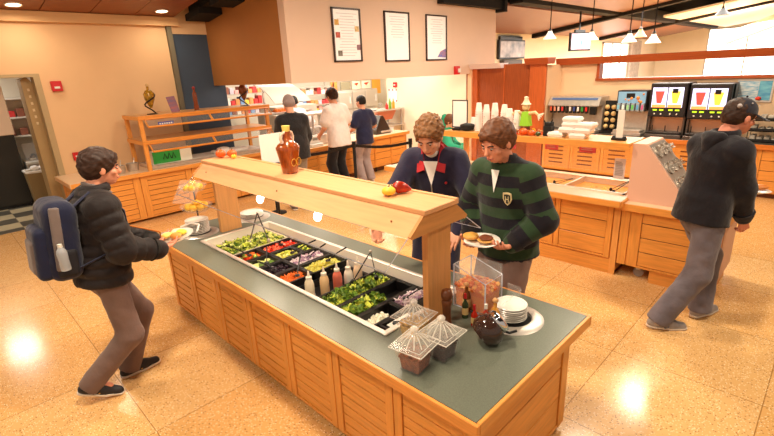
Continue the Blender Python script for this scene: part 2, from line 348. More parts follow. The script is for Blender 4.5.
# sneeze-guard shelf
SH = thing('sneeze_guard_shelf', 'pale wooden sneeze guard shelf on two posts over the salad bar', 'shelf', (1.83, 2.75, IZ), world=True)
Y0, Y1 = 1.45, 4.06
MB().box(1.695, 1.985, Y0 - .01, Y1 + .01, 1.435, 1.462, .003).build('shelf_board', ply, SH)
MB().box(1.955, 1.985, Y0 - .01, Y1 + .01, 1.462, 1.468, .002).build('ledge_strip', ply, SH)
for s_ in (-1, 1):
    c = 1.835; xa, xb = c + s_ * .135, c + s_ * .245
    b = MB(); b.prism([(xa, 1.436), (xb, 1.335), (xb + s_ * -.02, 1.325), (xa - s_ * .02, 1.418)], Y0 + .002, Y1 - .002, 1)
    o = b.build('valance_board', ply, SH)
    b = MB()
    for k in range(3):
        yy = Y0 + .18 + k * 1.12; b.ball((c + s_ * .195, yy, 1.384), .006, 8, 6)
    b.build('screw_cover', mat('dowel', (150, 96, 52), .6), o)
for yy in (Y0, Y1 - .02):
    MB().prism([(1.60, 1.33), (2.07, 1.33), (2.08, 1.345), (1.97, 1.437), (1.70, 1.437), (1.59, 1.345)], yy, yy + .02, 1).build('end_board', wood('end_maple', (206, 140, 78), 0, .4, .12), SH)
MB().box(1.745, 1.95, 1.47, 1.51, IZ, 1.34, .002).build('post', wood('post_maple', (214, 146, 82), 2, .4, .14), SH)
MB().box(1.745, 1.95, 3.985, 4.03, IZ, 1.34, .002).build('post', plyz, SH)
for s_ in (-1, 1):
    x0 = 1.835 + s_ * .245; x1 = 1.835 + s_ * .415; n = 5
    b = MB(); b.hexa([(x0, Y0 + .02, 1.33), (x0 + s_ * .005, Y0 + .02, 1.336), (x0 + s_ * .005, Y1 - .02, 1.336), (x0, Y1 - .02, 1.33), (x1, Y0 + .02, 1.205), (x1 + s_ * .005, Y0 + .02, 1.211), (x1 + s_ * .005, Y1 - .02, 1.211), (x1, Y1 - .02, 1.205)])
    g_ = b.build('sneeze_guard', glass, SH)
    MB().tube([(x0, Y0 + .02, 1.335), (x1, Y0 + .02, 1.21), (x1, Y1 - .02, 1.21), (x0, Y1 - .02, 1.335)], .0028, 6).build('guard_edge', edgeglass, g_)
ovalm = mat('oval_glow', (255, 244, 226), .3, emit=9)  # small emissive ovals added for the bright spots at the shelf edge
lp0 = thing('shelf_lamp', 'small white glowing oval under the shelf edge, left one nearer the wooden post', 'lamp', (1.63, 2.98, 1.33), group='white glowing ovals under the salad bar shelf')
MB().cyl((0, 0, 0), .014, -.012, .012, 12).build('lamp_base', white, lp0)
MB().ball((0, 0, -.04), .026, 14, 10, .034).build('oval_body', ovalm, lp0, True)
dup(lp0, (1.63, 2.28, 1.33), 0, 'small white glowing oval under the shelf edge, right one nearer the seated bottle row')
lp0['label'] = 'left one of the two small white glowing ovals under the shelf edge'
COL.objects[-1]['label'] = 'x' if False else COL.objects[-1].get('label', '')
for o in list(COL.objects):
    if o.name.startswith('shelf_lamp.'): o['label'] = 'right one of the two small white glowing ovals under the shelf edge'
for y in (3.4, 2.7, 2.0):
    area('food_fill_light', (1.835, y, 1.41), .5, 4.5, (1, .86, .68), (0, 0, PI / 2), .12)  # added unseen lights under the shelf, there to brighten the food
# ---------------------------------------------------------------- food pans
def pan(x0, x1, y0, y1, lab, m=black, ztop=.712, depth=.09):
    cx_, cy_ = (x0 + x1) / 2, (y0 + y1) / 2
    t = thing('food_pan', lab, 'food pan', (cx_, cy_, ztop - depth), world=True)
    b = MB(); w = .012
    b.box(x0, x1, y0, y0 + w, ztop - depth, ztop, .003); b.box(x0, x1, y1 - w, y1, ztop - depth, ztop, .003); b.box(x0, x0 + w, y0, y1, ztop - depth, ztop, .003); b.box(x1 - w, x1, y0, y1, ztop - depth, ztop, .003); b.box(x0, x1, y0, y1, ztop - depth, ztop - depth + .008)
    b.build('pan_body', m, t); b = MB(); b.box(x0 - .006, x1 + .006, y0 - .006, y0 + .01, ztop, ztop + .005); b.box(x0 - .006, x1 + .006, y1 - .01, y1 + .006, ztop, ztop + .005); b.box(x0 - .006, x0 + .01, y0, y1, ztop, ztop + .005); b.box(x1 - .01, x1 + .006, y0, y1, ztop, ztop + .005); b.build('pan_lip', m, t)
    return t
def heap(name, lab, cat, x0, x1, y0, y1, z, m, kind, n, size, hump=.03, mats=None):
    """a heap of loose pieces: leaves, dice, slices, rings, berries"""
    b = MB(); x0 += .018; x1 -= .018; y0 += .018; y1 -= .018
    b.box(x0, x1, y0, y1, z - .05, z - .018)
    me_i = []
    for i in range(n):
        u, v = random.random(), random.random(); x = x0 + u * (x1 - x0); y = y0 + v * (y1 - y0)
        zz = z - .015 + hump * (math.sin(PI * u) * math.sin(PI * v)) + random.uniform(-.012, .012); s_ = size * random.uniform(.7, 1.25)
        R_ = Matrix.Rotation(random.uniform(0, 2 * PI), 4, 'Z') @ Matrix.Rotation(random.uniform(-.8, .8), 4, 'X') @ Matrix.Rotation(random.uniform(-.8, .8), 4, 'Y')
        M4 = Matrix.Translation((x, y, zz)) @ R_; q = MB(M4); f0 = len(b.f)
        if kind == 'leaf':
            k = 7; pts = [(0, 0, 0)]; a0 = random.random() * 6
            for j in range(k): a = 2 * PI * j / k; rr = s_ * random.uniform(.6, 1.1); pts.append((rr * math.cos(a), rr * .8 * math.sin(a), s_ * (.35 + .35 * math.sin(3 * a + a0))))
            q.add(pts, [(0, 1 + j, 1 + (j + 1) % k) for j in range(k)])
        elif kind == 'dice': q.box(-s_, s_, -s_ * .8, s_ * .8, -s_ * .6, s_ * .6)
        elif kind == 'slice': q.lathe([(s_, -.002), (s_ * 1.02, .002)], n=12)
        elif kind == 'stick': q.box(-s_ * 1.6, s_ * 1.6, -s_ * .22, s_ * .22, -s_ * .15, s_ * .15)
        elif kind == 'berry': q.ball((0, 0, 0), s_, 8, 6)
        elif kind == 'ring': q.tube([(s_ * math.cos(a * PI / 5), s_ * math.sin(a * PI / 5), 0) for a in range(10)], .0028, 5, .0045, True)
        b.v += q.v and [] or []; nb = len(b.v); b.v += q.v; b.f += [tuple(i_ + nb for i_ in f) for f in q.f]; me_i += [(f0 + 0, len(q.f), random.randrange(len(mats)) if mats else 0)]
    o = b.build(name, m, off=((x0 + x1) / 2, (y0 + y1) / 2, z - .03))
    if mats:
        for mm in mats[1:]: o.data.materials.append(mm)
        idx = [0] * len(o.data.polygons)
        for f0, c_, mi in me_i:
            for k in range(f0, f0 + c_): idx[k] = mi
        o.data.polygons.foreach_set('material_index', idx)
    tag(o, lab, cat, kind='stuff'); return o
lt = mat('lettuce_light', (212, 220, 84), .45, 0, .3, 30); lt2 = mat('lettuce_pale', (236, 236, 150), .45); dg = mat('leaf_green', (92, 124, 34), .5, 0, .3, 30); dg2 = mat('leaf_dark', (50, 74, 26), .5)
tom = mat('tomato_red', (214, 52, 30), .25); tom2 = mat('tomato_pale', (240, 120, 84), .3); orng = mat('carrot_orange', (226, 112, 30), .5); yel = mat('banana_pepper', (226, 214, 90), .35); pale = mat('onion_white', (238, 222, 222), .4); purp = mat('onion_purple', (176, 140, 168), .4); blk = mat('olive_black', (44, 28, 40), .25); cucm = mat('cucumber_flesh', (222, 226, 140), .4); cau = mat('cauliflower', (240, 236, 214), .6)
spinm = mat('spinach_leaf', (112, 146, 44), .45, 0, .3, 30)
steelpan = mat('pan_white_steel', (222, 210, 196), .3, .3)
pan(1.555, 2.145, 3.50, 3.86, 'wide pale steel pan of lettuce at the far end of the cold well', steelpan)
heap('lettuce', 'chopped light green lettuce filling the wide far pan', 'lettuce', 1.555, 2.145, 3.50, 3.86, .715, lt, 'leaf', 420, .026, .04, [lt, lt2, dg])
rows = [(1.56, 1.80, 3.29, 3.485, 'black pan of mixed pepper strips beside the tomatoes', 'mixed_peppers', 'mixed red and green pepper pieces in a black pan beside the tomatoes', 'peppers', 'dice', 60, .011, [tom, dg, orng, lt]),
 (1.815, 2.145, 3.29, 3.485, 'black pan holding the diced red tomatoes', 'diced_tomatoes', 'diced red tomatoes heaped in a black pan behind the lettuce', 'tomatoes', 'dice', 150, .011, [tom, tom, tom2]),
 (1.56, 1.80, 3.085, 3.275, 'black pan holding cucumber slices', 'cucumber_slices', 'pale cucumber slices in a black pan near the steel rim', 'cucumber', 'slice', 16, .024, [cucm, cucm, dg]),
 (1.815, 2.02, 3.085, 3.275, 'black pan holding chopped celery', 'chopped_celery', 'chopped yellow green celery in a black pan in front of the tomatoes', 'celery', 'dice', 90, .011, [lt, lt2, yel]),
 (2.035, 2.145, 3.085, 3.275, 'small black pan of green peppers by the far rim', 'green_peppers', 'chopped green peppers in the small pan by the far rim', 'peppers', 'dice', 50, .01, [dg, lt]),
 (1.56, 1.80, 2.875, 3.07, 'black pan holding black olives', 'black_olives', 'dark purple black olives heaped in a black pan', 'olives', 'berry', 90, .009, [blk]),
 (1.815, 2.145, 2.875, 3.07, 'black pan holding pale onion rings', 'onion_rings', 'pale pinkish onion rings heaped beside the olives', 'onions', 'ring', 110, .018, [pale, purp, pale]),
 (1.56, 1.80, 2.66, 2.86, 'black pan holding shredded carrots', 'shredded_carrots', 'orange shredded carrots in a black pan near the dressing bottles', 'carrots', 'stick', 110, .013, [orng]),
 (1.815, 2.145, 2.66, 2.86, 'black pan holding yellow pepper rings', 'yellow_pepper_rings', 'heap of yellow green banana pepper rings', 'peppers', 'ring', 120, .016, [yel, lt2, yel])]
for (a, b_, c, d, pl, nm, hl, ct, kd, n, sz, ms) in rows:
    pan(a, b_, c, d, pl); heap(nm, hl, ct, a, b_, c, d, .70, ms[0], kd, n, sz, .028 if kd != 'slice' else .01, ms)
pan(1.56, 2.145, 2.335, 2.645, 'shallow black bin holding the dressing bottles', ztop=.66, depth=.06)
pan(1.56, 2.145, 2.12, 2.32, 'long black pan of leafy salad mix under the tongs')
heap('salad_mix', 'curly green salad leaves in the long pan under the tongs', 'salad leaves', 1.56, 2.145, 2.12, 2.32, .712, lt, 'leaf', 200, .026, .03, [lt, spinm, dg])
pan(1.56, 2.145, 1.925, 2.108, 'long black pan of spinach leaves in front of the salad mix')
heap('spinach_leaves', 'green spinach leaves in the long black pan nearer the storage jars', 'spinach', 1.56, 1.93, 1.925, 2.108, .705, spinm, 'leaf', 110, .026, .03, [spinm, lt, dg])
pan(1.56, 1.86, 1.765, 1.912, 'black pan of chopped cauliflower near the rim')
heap('cauliflower_pieces', 'white chopped cauliflower in a black pan near the rim', 'cauliflower', 1.60, 1.80, 1.765, 1.912, .69, cau, 'dice', 60, .009, .02, [cau])
pan(1.87, 2.145, 1.765, 1.912, 'black pan of purple onion beside the cauliflower')
heap('purple_onion', 'pale purple chopped onion in a black pan beside the cauliflower', 'onions', 1.87, 2.145, 1.765, 1.912, .712, purp, 'ring', 90, .017, .03, [purp, pale, pale])
pan(1.62, 1.9, 1.625, 1.75, 'small black pan with a pale lid in the near corner of the well')
o = MB().box(1.66, 1.86, 1.65, 1.73, .70, .706, .002).build('pan_lid', white, off=(1.76, 1.69, .70)); tag(o, 'small pale flat lid lying in the corner pan', 'lid')
# serving spoons and tongs
def utensil_handle(name, p, q, lab, cat='spoon'):
    p = Vector(p); q = Vector(q); t = thing(name, lab, cat, tuple(p), world=True)
    MB().tube([p, p.lerp(q, .5) + Vector((0, 0, .008)), q], [.004, .005, .007], 7).build('handle', black, t, True)
    MB().ball(tuple(p), .022, 10, 6, .010).build('bowl', black, t, True); return t
for i, (p, q, l) in enumerate([((1.68, 3.38, .72), (1.58, 3.58, .79), 'black serving spoon standing in the mixed peppers'), ((1.98, 3.36, .73), (1.87, 3.27, .80), 'black serving spoon in the diced tomatoes'), ((1.70, 3.14, .71), (1.78, 3.25, .79), 'black serving spoon in the cucumber slices'), ((1.95, 3.14, .72), (2.12, 3.02, .81), 'black serving spoon in the chopped celery'),
    ((1.66, 2.95, .71), (1.60, 3.08, .77), 'black serving spoon in the black olives'), ((1.99, 2.95, .72), (2.1, 2.86, .82), 'black serving spoon in the pale onion rings'), ((1.72, 2.74, .71), (1.83, 2.84, .80), 'black serving spoon in the shredded carrots'), ((2.02, 2.74, .73), (2.12, 2.62, .84), 'black serving spoon in the yellow pepper rings'),
    ((1.95, 1.84, .73), (2.12, 1.75, .80), 'black serving spoon in the purple onion'), ((1.70, 1.69, .715), (1.84, 1.64, .73), 'black serving spoon lying in the near corner pan')]):
    utensil_handle('serving_spoon', p, q, l)
def tongs(p1, p2, top, lab, m, mh):
    t = thing('tongs', lab, 'tongs', tuple(top), world=True)
    for p in (p1, p2):
        p = Vector(p); q = Vector(top); a = MB().tube([q, q.lerp(p, .5) + Vector((0, 0, 0)), p.lerp(q, .16)], [.006, .007, .006], 7, .0035).build('arm', mh, t, True)
        MB().ball(tuple(p.lerp(q, .08)), .018, 8, 6, .022).build('tip', m, a, True)
    MB().ball(tuple(top), .011, 8, 6).build('hinge', steel, t, True)
tongs((1.80, 3.60, .72), (1.95, 3.50, .72), (2.03, 3.80, .93), 'dark tongs with a steel hinge standing in the lettuce', steel, darksteel)
tongs((1.86, 2.28, .72), (2.02, 2.18, .73), (2.03, 2.24, .93), 'black tongs held by the navy sweater man over the salad mix', black, black)
# dressing bottles
def bottle(x, y, lab, m, h=.20, r=.034):
    t = thing('dressing_bottle', lab, 'dressing bottle', (x, y, .61), group=None)
    MB().lathe([(r * .9, 0), (r, .01), (r, h * .62), (r * .85, h * .74), (r * .5, h * .84), (r * .45, h * .87)], n=18).build('bottle_body', m, t, True)
    MB().lathe([(r * .62, h * .84), (r * .62, h * .93), (r * .3, h * .96), (r * .18, h * 1.12), (r * .12, h * 1.16)], n=14).build('cap', mat('cap_cream', (240, 226, 206), .35), t, True)
bc = [(1.66, 2.50, (238, 222, 190), 'white dressing bottle closest to the steel rim'), (1.77, 2.47, (226, 190, 140), 'tan dressing bottle between the white one and the pink one'), (1.875, 2.45, (226, 120, 96), 'pink red dressing bottle in the middle of the row'), (1.95, 2.41, (244, 234, 214), 'milky dressing bottle right of the pink one'), (2.05, 2.42, (232, 204, 170), 'beige dressing bottle farthest from the near rim')]
for i, (x, y, c, l) in enumerate(bc): bottle(x, y, l, mat('dressing_%d' % i, c, .3), .195, .034)
# plates
def plate_proto(m, r=.115):
    return MB().lathe([(.0, .002), (r * .55, .002), (r * .6, 0), (r * .62, .004), (r * .97, .016), (r, .018), (r * .97, .020), (r * .62, .009), (.0, .007)], n=32, cap=False), m
ORD = ['topmost', 'second', 'third', 'fourth', 'fifth', 'sixth', 'seventh', 'eighth', 'ninth', 'tenth', 'eleventh', 'twelfth', 'thirteenth', 'fourteenth']
def stack(x, y, n, lab, group, dz=.011, z0=IZ + .003, r=.115):
    pb, m = plate_proto(china, r); p0 = None
    for k in range(n):
        l = lab + ', %s%s' % (ORD[n - 1 - k], '' if k == n - 1 else ' from the top')
        if p0 is None:
            p0 = thing('dinner_plate', l, 'plate', (x, y, z0), group=group)
            pb.build('plate_body', china, p0, True)
            MB().lathe([(r * .80, .0142), (r * .84, .0160)], n=32, cap=False).build('rim_line', mat('rim_stripe', (176, 150, 130), .3), p0)
        else: dup(p0, (x + random.uniform(-.002, .002), y + random.uniform(-.002, .002), z0 + k * dz), 0, l)
stack(1.60, 4.17, 9, 'white plate in the tall stack by the left wooden post', 'white plates stacked by the left post', .0145, r=.105)
stack(2.18, 4.20, 4, 'white plate in the low stack behind the left wooden post', 'white plates stacked behind the left post', .012)
stack(2.10, 1.16, 7, 'white plate stacked beside the clear cracker bin', 'white plates stacked beside the cracker bin', .012, r=.092)
# candy-style storage jars with pyramid lids
jarg = mat('ribbed_acrylic', (255, 252, 246), .04, alpha=.12, spec=.9); jarl = mat('ribbed_acrylic_lid', (255, 246, 232), .06, alpha=.10, spec=.9)
edgej = mat('ribbed_acrylic_edge', (246, 236, 224), .08, alpha=.5, spec=1.0)
def jar(x, y, rz, lab, fname, flab, fc, fm, kind='dice', w=.065, h=.128):
    t = thing('storage_jar', lab, 'storage jar', (x, y, IZ), rz)
    b = MB(); wb_, wt = w * .82, w * 1.12
    b.hexa([(-wb_, -wb_, 0), (wb_, -wb_, 0), (wb_, wb_, 0), (-wb_, wb_, 0), (-wt, -wt, h), (wt, -wt, h), (wt, wt, h), (-wt, wt, h)]); b.build('jar_body', jarg, t)
    L_ = w * 1.42; b = MB(); b.box(-L_, L_, -L_, L_, h, h + .012, .004); lid = b.build('lid', jarl, t)
    b = MB(); n = 16; rr = [(L_ * .82, h + .012), (L_ * .6, h + .035), (L_ * .34, h + .058), (.012, h + .062)]
    vs = []; fs = []
    for j, (r_, z) in enumerate(rr):
        for k in range(n * 2): a = 2 * PI * k / (2 * n); q = r_ * (1 if k % 2 else .84); vs.append((q * math.cos(a), q * math.sin(a), z))
    for j in range(3):
        for k in range(2 * n): fs.append((j * 2 * n + k, j * 2 * n + (k + 1) % (2 * n), (j + 1) * 2 * n + (k + 1) % (2 * n), (j + 1) * 2 * n + k))
    b.add(vs, fs); b.build('lid_dome', jarl, lid, True)
    b = MB(); b.tube([(-L_, -L_, h + .006), (L_, -L_, h + .006), (L_, L_, h + .006), (-L_, L_, h + .006)], .0035, 5, None, True); b.tube([(-L_ * .8, -L_ * .8, h + .013), (L_ * .8, -L_ * .8, h + .013), (L_ * .8, L_ * .8, h + .013), (-L_ * .8, L_ * .8, h + .013)], .002, 5, None, True)
    for k in range(12):
        a = 2 * PI * k / 12; b.tube([(L_ * .78 * math.cos(a), L_ * .78 * math.sin(a), h + .014), (L_ * .52 * math.cos(a), L_ * .52 * math.sin(a), h + .042), (.02 * math.cos(a), .02 * math.sin(a), h + .062)], .0030, 5)
    b.build('lid_rib', edgej, lid, True)
    MB().lathe([(.010, h + .060), (.009, h + .068), (.020, h + .078), (.021, h + .088), (.012, h + .098), (.001, h + .101)], n=14).build('knob', edgej, lid, True)
    s_ = w * .86; b = MB(); b.hexa([(-s_ * .84, -s_ * .84, .006), (s_ * .84, -s_ * .84, .006), (s_ * .84, s_ * .84, .006), (-s_ * .84, s_ * .84, .006), (-s_, -s_, h * .62), (s_, -s_, h * .62), (s_, s_, h * .62), (-s_, s_, h * .62)])
    for i in range(120):
        q = MB(Matrix.Translation((random.uniform(-s_, s_), random.uniform(-s_, s_), h * .62 + random.uniform(-.004, .02))) @ Matrix.Rotation(random.random() * 6, 4, 'Z') @ Matrix.Rotation(random.random(), 4, 'X')); q.box(-.008, .008, -.006, .006, -.005, .005)
        nb = len(b.v); b.v += q.v; b.f += [tuple(k + nb for k in f) for f in q.f]
    b.v = [(cs(rz, v)[0] + x, cs(rz, v)[1] + y, v[2] + IZ) for v in b.v]
    tag(b.build(fname, fm, off=(x, y, IZ + .006)), flab, fc, kind='stuff')
def cs(a, v): return (v[0] * math.cos(a) - v[1] * math.sin(a), v[0] * math.sin(a) + v[1] * math.cos(a))
jar(1.40, 1.27, .15, 'clear jar with a pointed ribbed lid and brown granola, closest to the counter edge', 'granola', 'brown granola inside the jar closest to the counter edge', 'granola', mat('granola_brown', (138, 66, 30), .7, 0, .5, 60))
jar(1.56, 1.235, .05, 'clear jar with a pointed ribbed lid and dark raisins', 'raisins', 'dark raisins inside the middle jar', 'raisins', mat('raisin_dark', (62, 22, 20), .5, 0, .5, 60))
jar(1.60, 1.45, .1, 'clear jar with a ribbed lid and yellow croutons, beside the wooden post', 'croutons', 'yellow croutons inside the jar beside the post', 'croutons', mat('crouton_yellow', (222, 172, 88), .6, 0, .4, 50))
# tilted round jar with chrome lid
t = thing('round_jar', 'dark round jar tipped on its side with a chrome lid', 'jar', (1.77, 1.16, IZ + .03)); t.scale = (1.18, 1.18, 1.18); t.rotation_euler = (math.radians(0), math.radians(52), math.radians(-38))
b = MB(); b.lathe([(.03, .012), (.055, .014), (.072, .04), (.074, .07), (.062, .098), (.05, .11)], n=20).build('jar_body', mat('smoked_glass', (62, 40, 32), .1, alpha=.9, coat=.6), t, True)
ld = MB().lathe([(.05, .108), (.054, .112), (.054, .13), (.046, .137), (.02, .141), (.004, .146)], n=24).build('lid', mat('chrome', (235, 235, 240), .08, 1.0), t, True)
MB().tube([(.045, 0, .10), (.085, 0, .12), (.10, 0, .15)], .006, 8).build('scoop_handle', black, t, True)
# pepper mill, sauces
t = thing('pepper_mill', 'tall dark wooden pepper mill standing against the right post', 'pepper mill', (1.80, 1.385, IZ))
millm = wood('walnut', (112, 58, 26), 2, .3, .25)
MB().lathe([(.030, 0), (.032, .01), (.026, .03), (.023, .08), (.026, .13), (.030, .155), (.024, .165)], n=20).build('mill_body', millm, t, True)
MB().lathe([(.022, .165), (.031, .178), (.033, .2), (.026, .222), (.01, .23)], n=20).build('mill_head', millm, t, True)
def sauce(name, x, y, h, r, mb_, mc, lab, cat='sauce bottle', ball=False):
    t = thing(name, lab, cat, (x, y, IZ))
    MB().lathe([(r * .9, 0), (r, .006), (r, h * .52), (r * .8, h * .6), (r * .38, h * .7), (r * .36, h * .82)], n=16).build('bottle_body', mb_, t, True)
    if ball: MB().ball((0, 0, h * .9), r * .62, 12, 8).build('ball_cap', mc, t, True)
    else: MB().cyl((0, 0, 0), r * .48, h * .8, h, 12, r * .42).build('cap', mc, t, True)
    MB().lathe([(r * 1.02, h * .16), (r * 1.02, h * .44)], n=16, cap=False).build('label_band', mat('sauce_label_' + cat.replace(' ', '_'), (222, 186, 120), .5), t, True)
hot = mat('hot_sauce_red', (190, 40, 20), .2); oil = mat('amber_oil', (222, 150, 50), .12, alpha=.85)
sauce('hot_sauce_bottle', 1.90, 1.27, .13, .019, hot, red, 'red capped hot sauce bottle nearer the tilted jar')
sauce('hot_sauce_bottle', 1.94, 1.36, .155, .019, mat('green_sauce', (46, 60, 30), .25), red, 'taller red capped dark sauce bottle beside the pepper mill')
sauce('oil_bottle', 1.95, 1.17, .19, .026, oil, mat('beech_ball', (214, 160, 104), .5), 'amber oil bottle with a round wooden ball cap nearest the plates', 'oil bottle', True)
sauce('oil_bottle', 2.01, 1.40, .19, .024, mat('dark_oil', (120, 66, 24), .2), mat('beech_ball', (214, 160, 104), .5), 'dark bottle with a round wooden ball cap beside the post', 'oil bottle', True)
sauce('spice_bottle', 1.945, 1.225, .13, .02, mat('ketchup', (170, 50, 34), .3), white, 'small bottle with a white cap between the sauces', 'spice bottle')
# cracker bin
t = thing('cracker_bin', 'clear acrylic bin with a slanted lid full of orange crackers', 'acrylic bin', (2.12, 1.36, IZ), world=True)
ag = mat('acrylic_sheet', (250, 246, 240), .05, alpha=.09, spec=.6)
bx0, bx1, by0, by1, h = 2.02, 2.20, 1.28, 1.50, .27
b = MB(); b.box(bx0, bx0 + .004, by0, by1, IZ, IZ + h); b.box(bx1 - .004, bx1, by0, by1, IZ, IZ + h); b.box(bx0, bx1, by1 - .004, by1, IZ, IZ + h); b.box(bx0, bx1, by0, by0 + .004, IZ, IZ + h * .75); b.box(bx0, bx1, by0, by1, IZ, IZ + .004)
bb = b.build('bin_body', ag, t)
b = MB()
for (a, c) in (((bx0, by0), h * .75), ((bx1, by0), h * .75), ((bx0, by1), h), ((bx1, by1), h)): b.box(a[0] - .003, a[0] + .003, a[1] - .003, a[1] + .003, IZ, IZ + c)
for zz in (IZ + .003,): b.tube([(bx0, by0, zz), (bx1, by0, zz), (bx1, by1, zz), (bx0, by1, zz)], .003, 5, None, True)
b.tube([(bx0, by0, IZ + h * .75), (bx1, by0, IZ + h * .75), (bx1, by1, IZ + h), (bx0, by1, IZ + h)], .003, 5, None, True); b.build('bin_edge', edgeglass, bb)
b = MB(); b.hexa([(bx0, by0, IZ + h * .76), (bx1, by0, IZ + h * .76), (bx1, by1, IZ + h * 1.01), (bx0, by1, IZ + h * 1.01), (bx0, by0, IZ + h * .775), (bx1, by0, IZ + h * .775), (bx1, by1, IZ + h * 1.03), (bx0, by1, IZ + h * 1.03)]); b.build('slanted_lid', ag, t)
b = MB(); b.box(bx0 + .04, bx1 + .07, by0 - .09, by0 - .086, IZ, IZ + .1); b.box(bx1 + .066, bx1 + .07, by0 - .09, by0, IZ, IZ + .12); b.tube([(bx0 + .04, by0 - .088, IZ + .1), (bx1 + .07, by0 - .088, IZ + .1), (bx1 + .07, by0, IZ + .12)], .0028, 5); b.build('front_tray', ag, t)
heap('orange_crackers', 'orange crackers heaped in the clear acrylic bin', 'crackers', bx0 - .01, bx1 + .01, by0 - .01, by1 + .01, IZ + .15, orng, 'dice', 260, .010, .03, [mat('cheese_cracker', (232, 132, 40), .6), mat('cheese_cracker_light', (240, 170, 80), .6)])
for z in (.08, .04): pass
b = MB(); b.box(bx0 + .01, bx1 - .01, by0 + .01, by1 - .01, IZ + .005, IZ + .12); tag(b.build('cracker_fill', mat('cheese_cracker', (232, 132, 40), .6), off=(2.11, 1.39, IZ + .005)), 'packed orange crackers in the lower part of the clear bin', 'crackers', kind='stuff')
# tiered fruit basket at the left end
t = thing('tiered_display', 'clear two tier display of yellow rolls behind the plate stack', 'display stand', (1.70, 4.37, IZ), world=True)
b = MB(); b.cyl((1.70, 4.37, 0), .008, IZ, 1.24, 10); b.cyl((1.70, 4.37, 0), .08, IZ, IZ + .008, 20); b.build('pole', darksteel, t, True)
for zz, r_ in ((.93, .15), (1.13, .125)):
    MB().lathe([(.02, zz), (r_ * .7, zz + .004), (r_, zz + .055), (r_ + .004, zz + .055), (r_ * .72, zz), (.02, zz - .004)], (1.70, 4.37, 0), 24, cap=False).build('tier_bowl', ag, t, True)
b = MB(); b.hexa([(1.50, 4.42, 1.04), (1.62, 4.22, 1.04), (1.74, 4.24, 1.24), (1.62, 4.44, 1.24), (1.50, 4.42, 1.044), (1.62, 4.22, 1.044), (1.74, 4.24, 1.244), (1.62, 4.44, 1.244)]); b.build('flap', ag, t)
rollm = mat('yellow_roll', (236, 178, 52), .5, 0, .25, 14)
r0 = None
for tier, (zz, rr, n) in enumerate(((.975, .078, 9), (1.165, .06, 7))):
    for k in range(n):
        a = 2 * PI * k / (n - 1) + tier; q = rr if k < n - 1 else 0; zz2 = zz + (0 if k < n - 1 else .035)
        lab = 'small yellow roll in the %s bowl of the tiered display%s' % ('lower' if tier == 0 else 'upper', ', on top of the others' if k == n - 1 else ''); p = (1.70 + q * math.cos(a), 4.37 + q * math.sin(a), zz2)
        if r0 is None: r0 = tag(MB().ball((0, 0, 0), .038, 12, 9, .032).build('bread_roll', rollm, smooth=True), lab, 'bread roll', 'yellow rolls in the %s bowl' % 'lower'); r0.location = p
        else: o = r0.copy(); COL.objects.link(o); o.location = p; o['label'] = lab; o['group'] = 'yellow rolls in the %s bowl' % ('lower' if tier == 0 else 'upper')
# things on top of the shelf
ST = 1.464
def pumpkin(x, y, r, m, lab, flat=.75, z=ST, cat='pumpkin', name='pumpkin'):
    t = thing(name, lab, cat, (x, y, z)); n = 24; vs = [(0, 0, r * .15)]; fs = []; mm = 10
    for j in range(1, mm):
        ph = PI * j / mm
        for k in range(n): a = 2 * PI * k / n; q = r * (1 - .09 * abs(math.cos(4 * a))) * math.sin(ph); vs.append((q * math.cos(a), q * math.sin(a), r * flat * (1 - math.cos(ph) * (1 - .12 * math.exp(-(ph / .5) ** 2) if ph < 1 else 1))))
    vs.append((0, 0, 2 * r * flat * .93))
    for k in range(n):
        fs.append((0, 1 + (k + 1) % n, 1 + k)); fs.append((len(vs) - 1, 1 + (mm - 2) * n + k, 1 + (mm - 2) * n + (k + 1) % n))
        for j in range(mm - 2): fs.append((1 + j * n + k, 1 + j * n + (k + 1) % n, 1 + (j + 1) * n + (k + 1) % n, 1 + (j + 1) * n + k))
    MB().add(vs, fs).build('pumpkin_body', m, t, True)
    MB().tube([(0, 0, 1.8 * r * flat), (r * .05, 0, 2.05 * r * flat), (r * .2, 0, 2.3 * r * flat)], [r * .14, r * .09, r * .1], 7).build('stem', mat('dry_stem', (150, 120, 60), .8), t, True)
orp = mat('orange_squash', (232, 96, 28), .35, 0, .25, 12); ylp = mat('yellow_squash', (240, 196, 60), .4, 0, .15, 12)
pumpkin(1.86, 4.005, .048, orp, 'round orange gourd nearest the left end of the shelf'); pumpkin(1.93, 3.93, .046, orp, 'second orange gourd, right of the first on the shelf')
pumpkin(1.90, 3.84, .026, ylp, 'small pale yellow gourd beside the two orange gourds')
pumpkin(1.80, 1.80, .044, ylp, 'yellow ribbed mini pumpkin near the right end of the shelf', .62)
pumpkin(1.90, 1.86, .026, mat('cream_squash', (244, 228, 176), .4), 'tiny cream white gourd behind the yellow mini pumpkin')
t = thing('gourd', 'red and dark glossy gourd beside the yellow mini pumpkin', 'gourd', (1.88, 1.78, ST)); t.rotation_euler = (0, 0, -.6)
MB().tube([(-.045, 0, .036), (-.02, 0, .038), (.01, 0, .034), (.04, 0, .024), (.062, 0, .016)], [.022, .037, .034, .022, .008], 14).build('gourd_body', mat('red_gourd', (178, 44, 18), .25, 0, .5, 14), t, True)
MB().tube([(-.045, 0, .045), (-.058, 0, .058)], .005, 6).build('stem', mat('dry_stem', (150, 120, 60), .8), t, True)
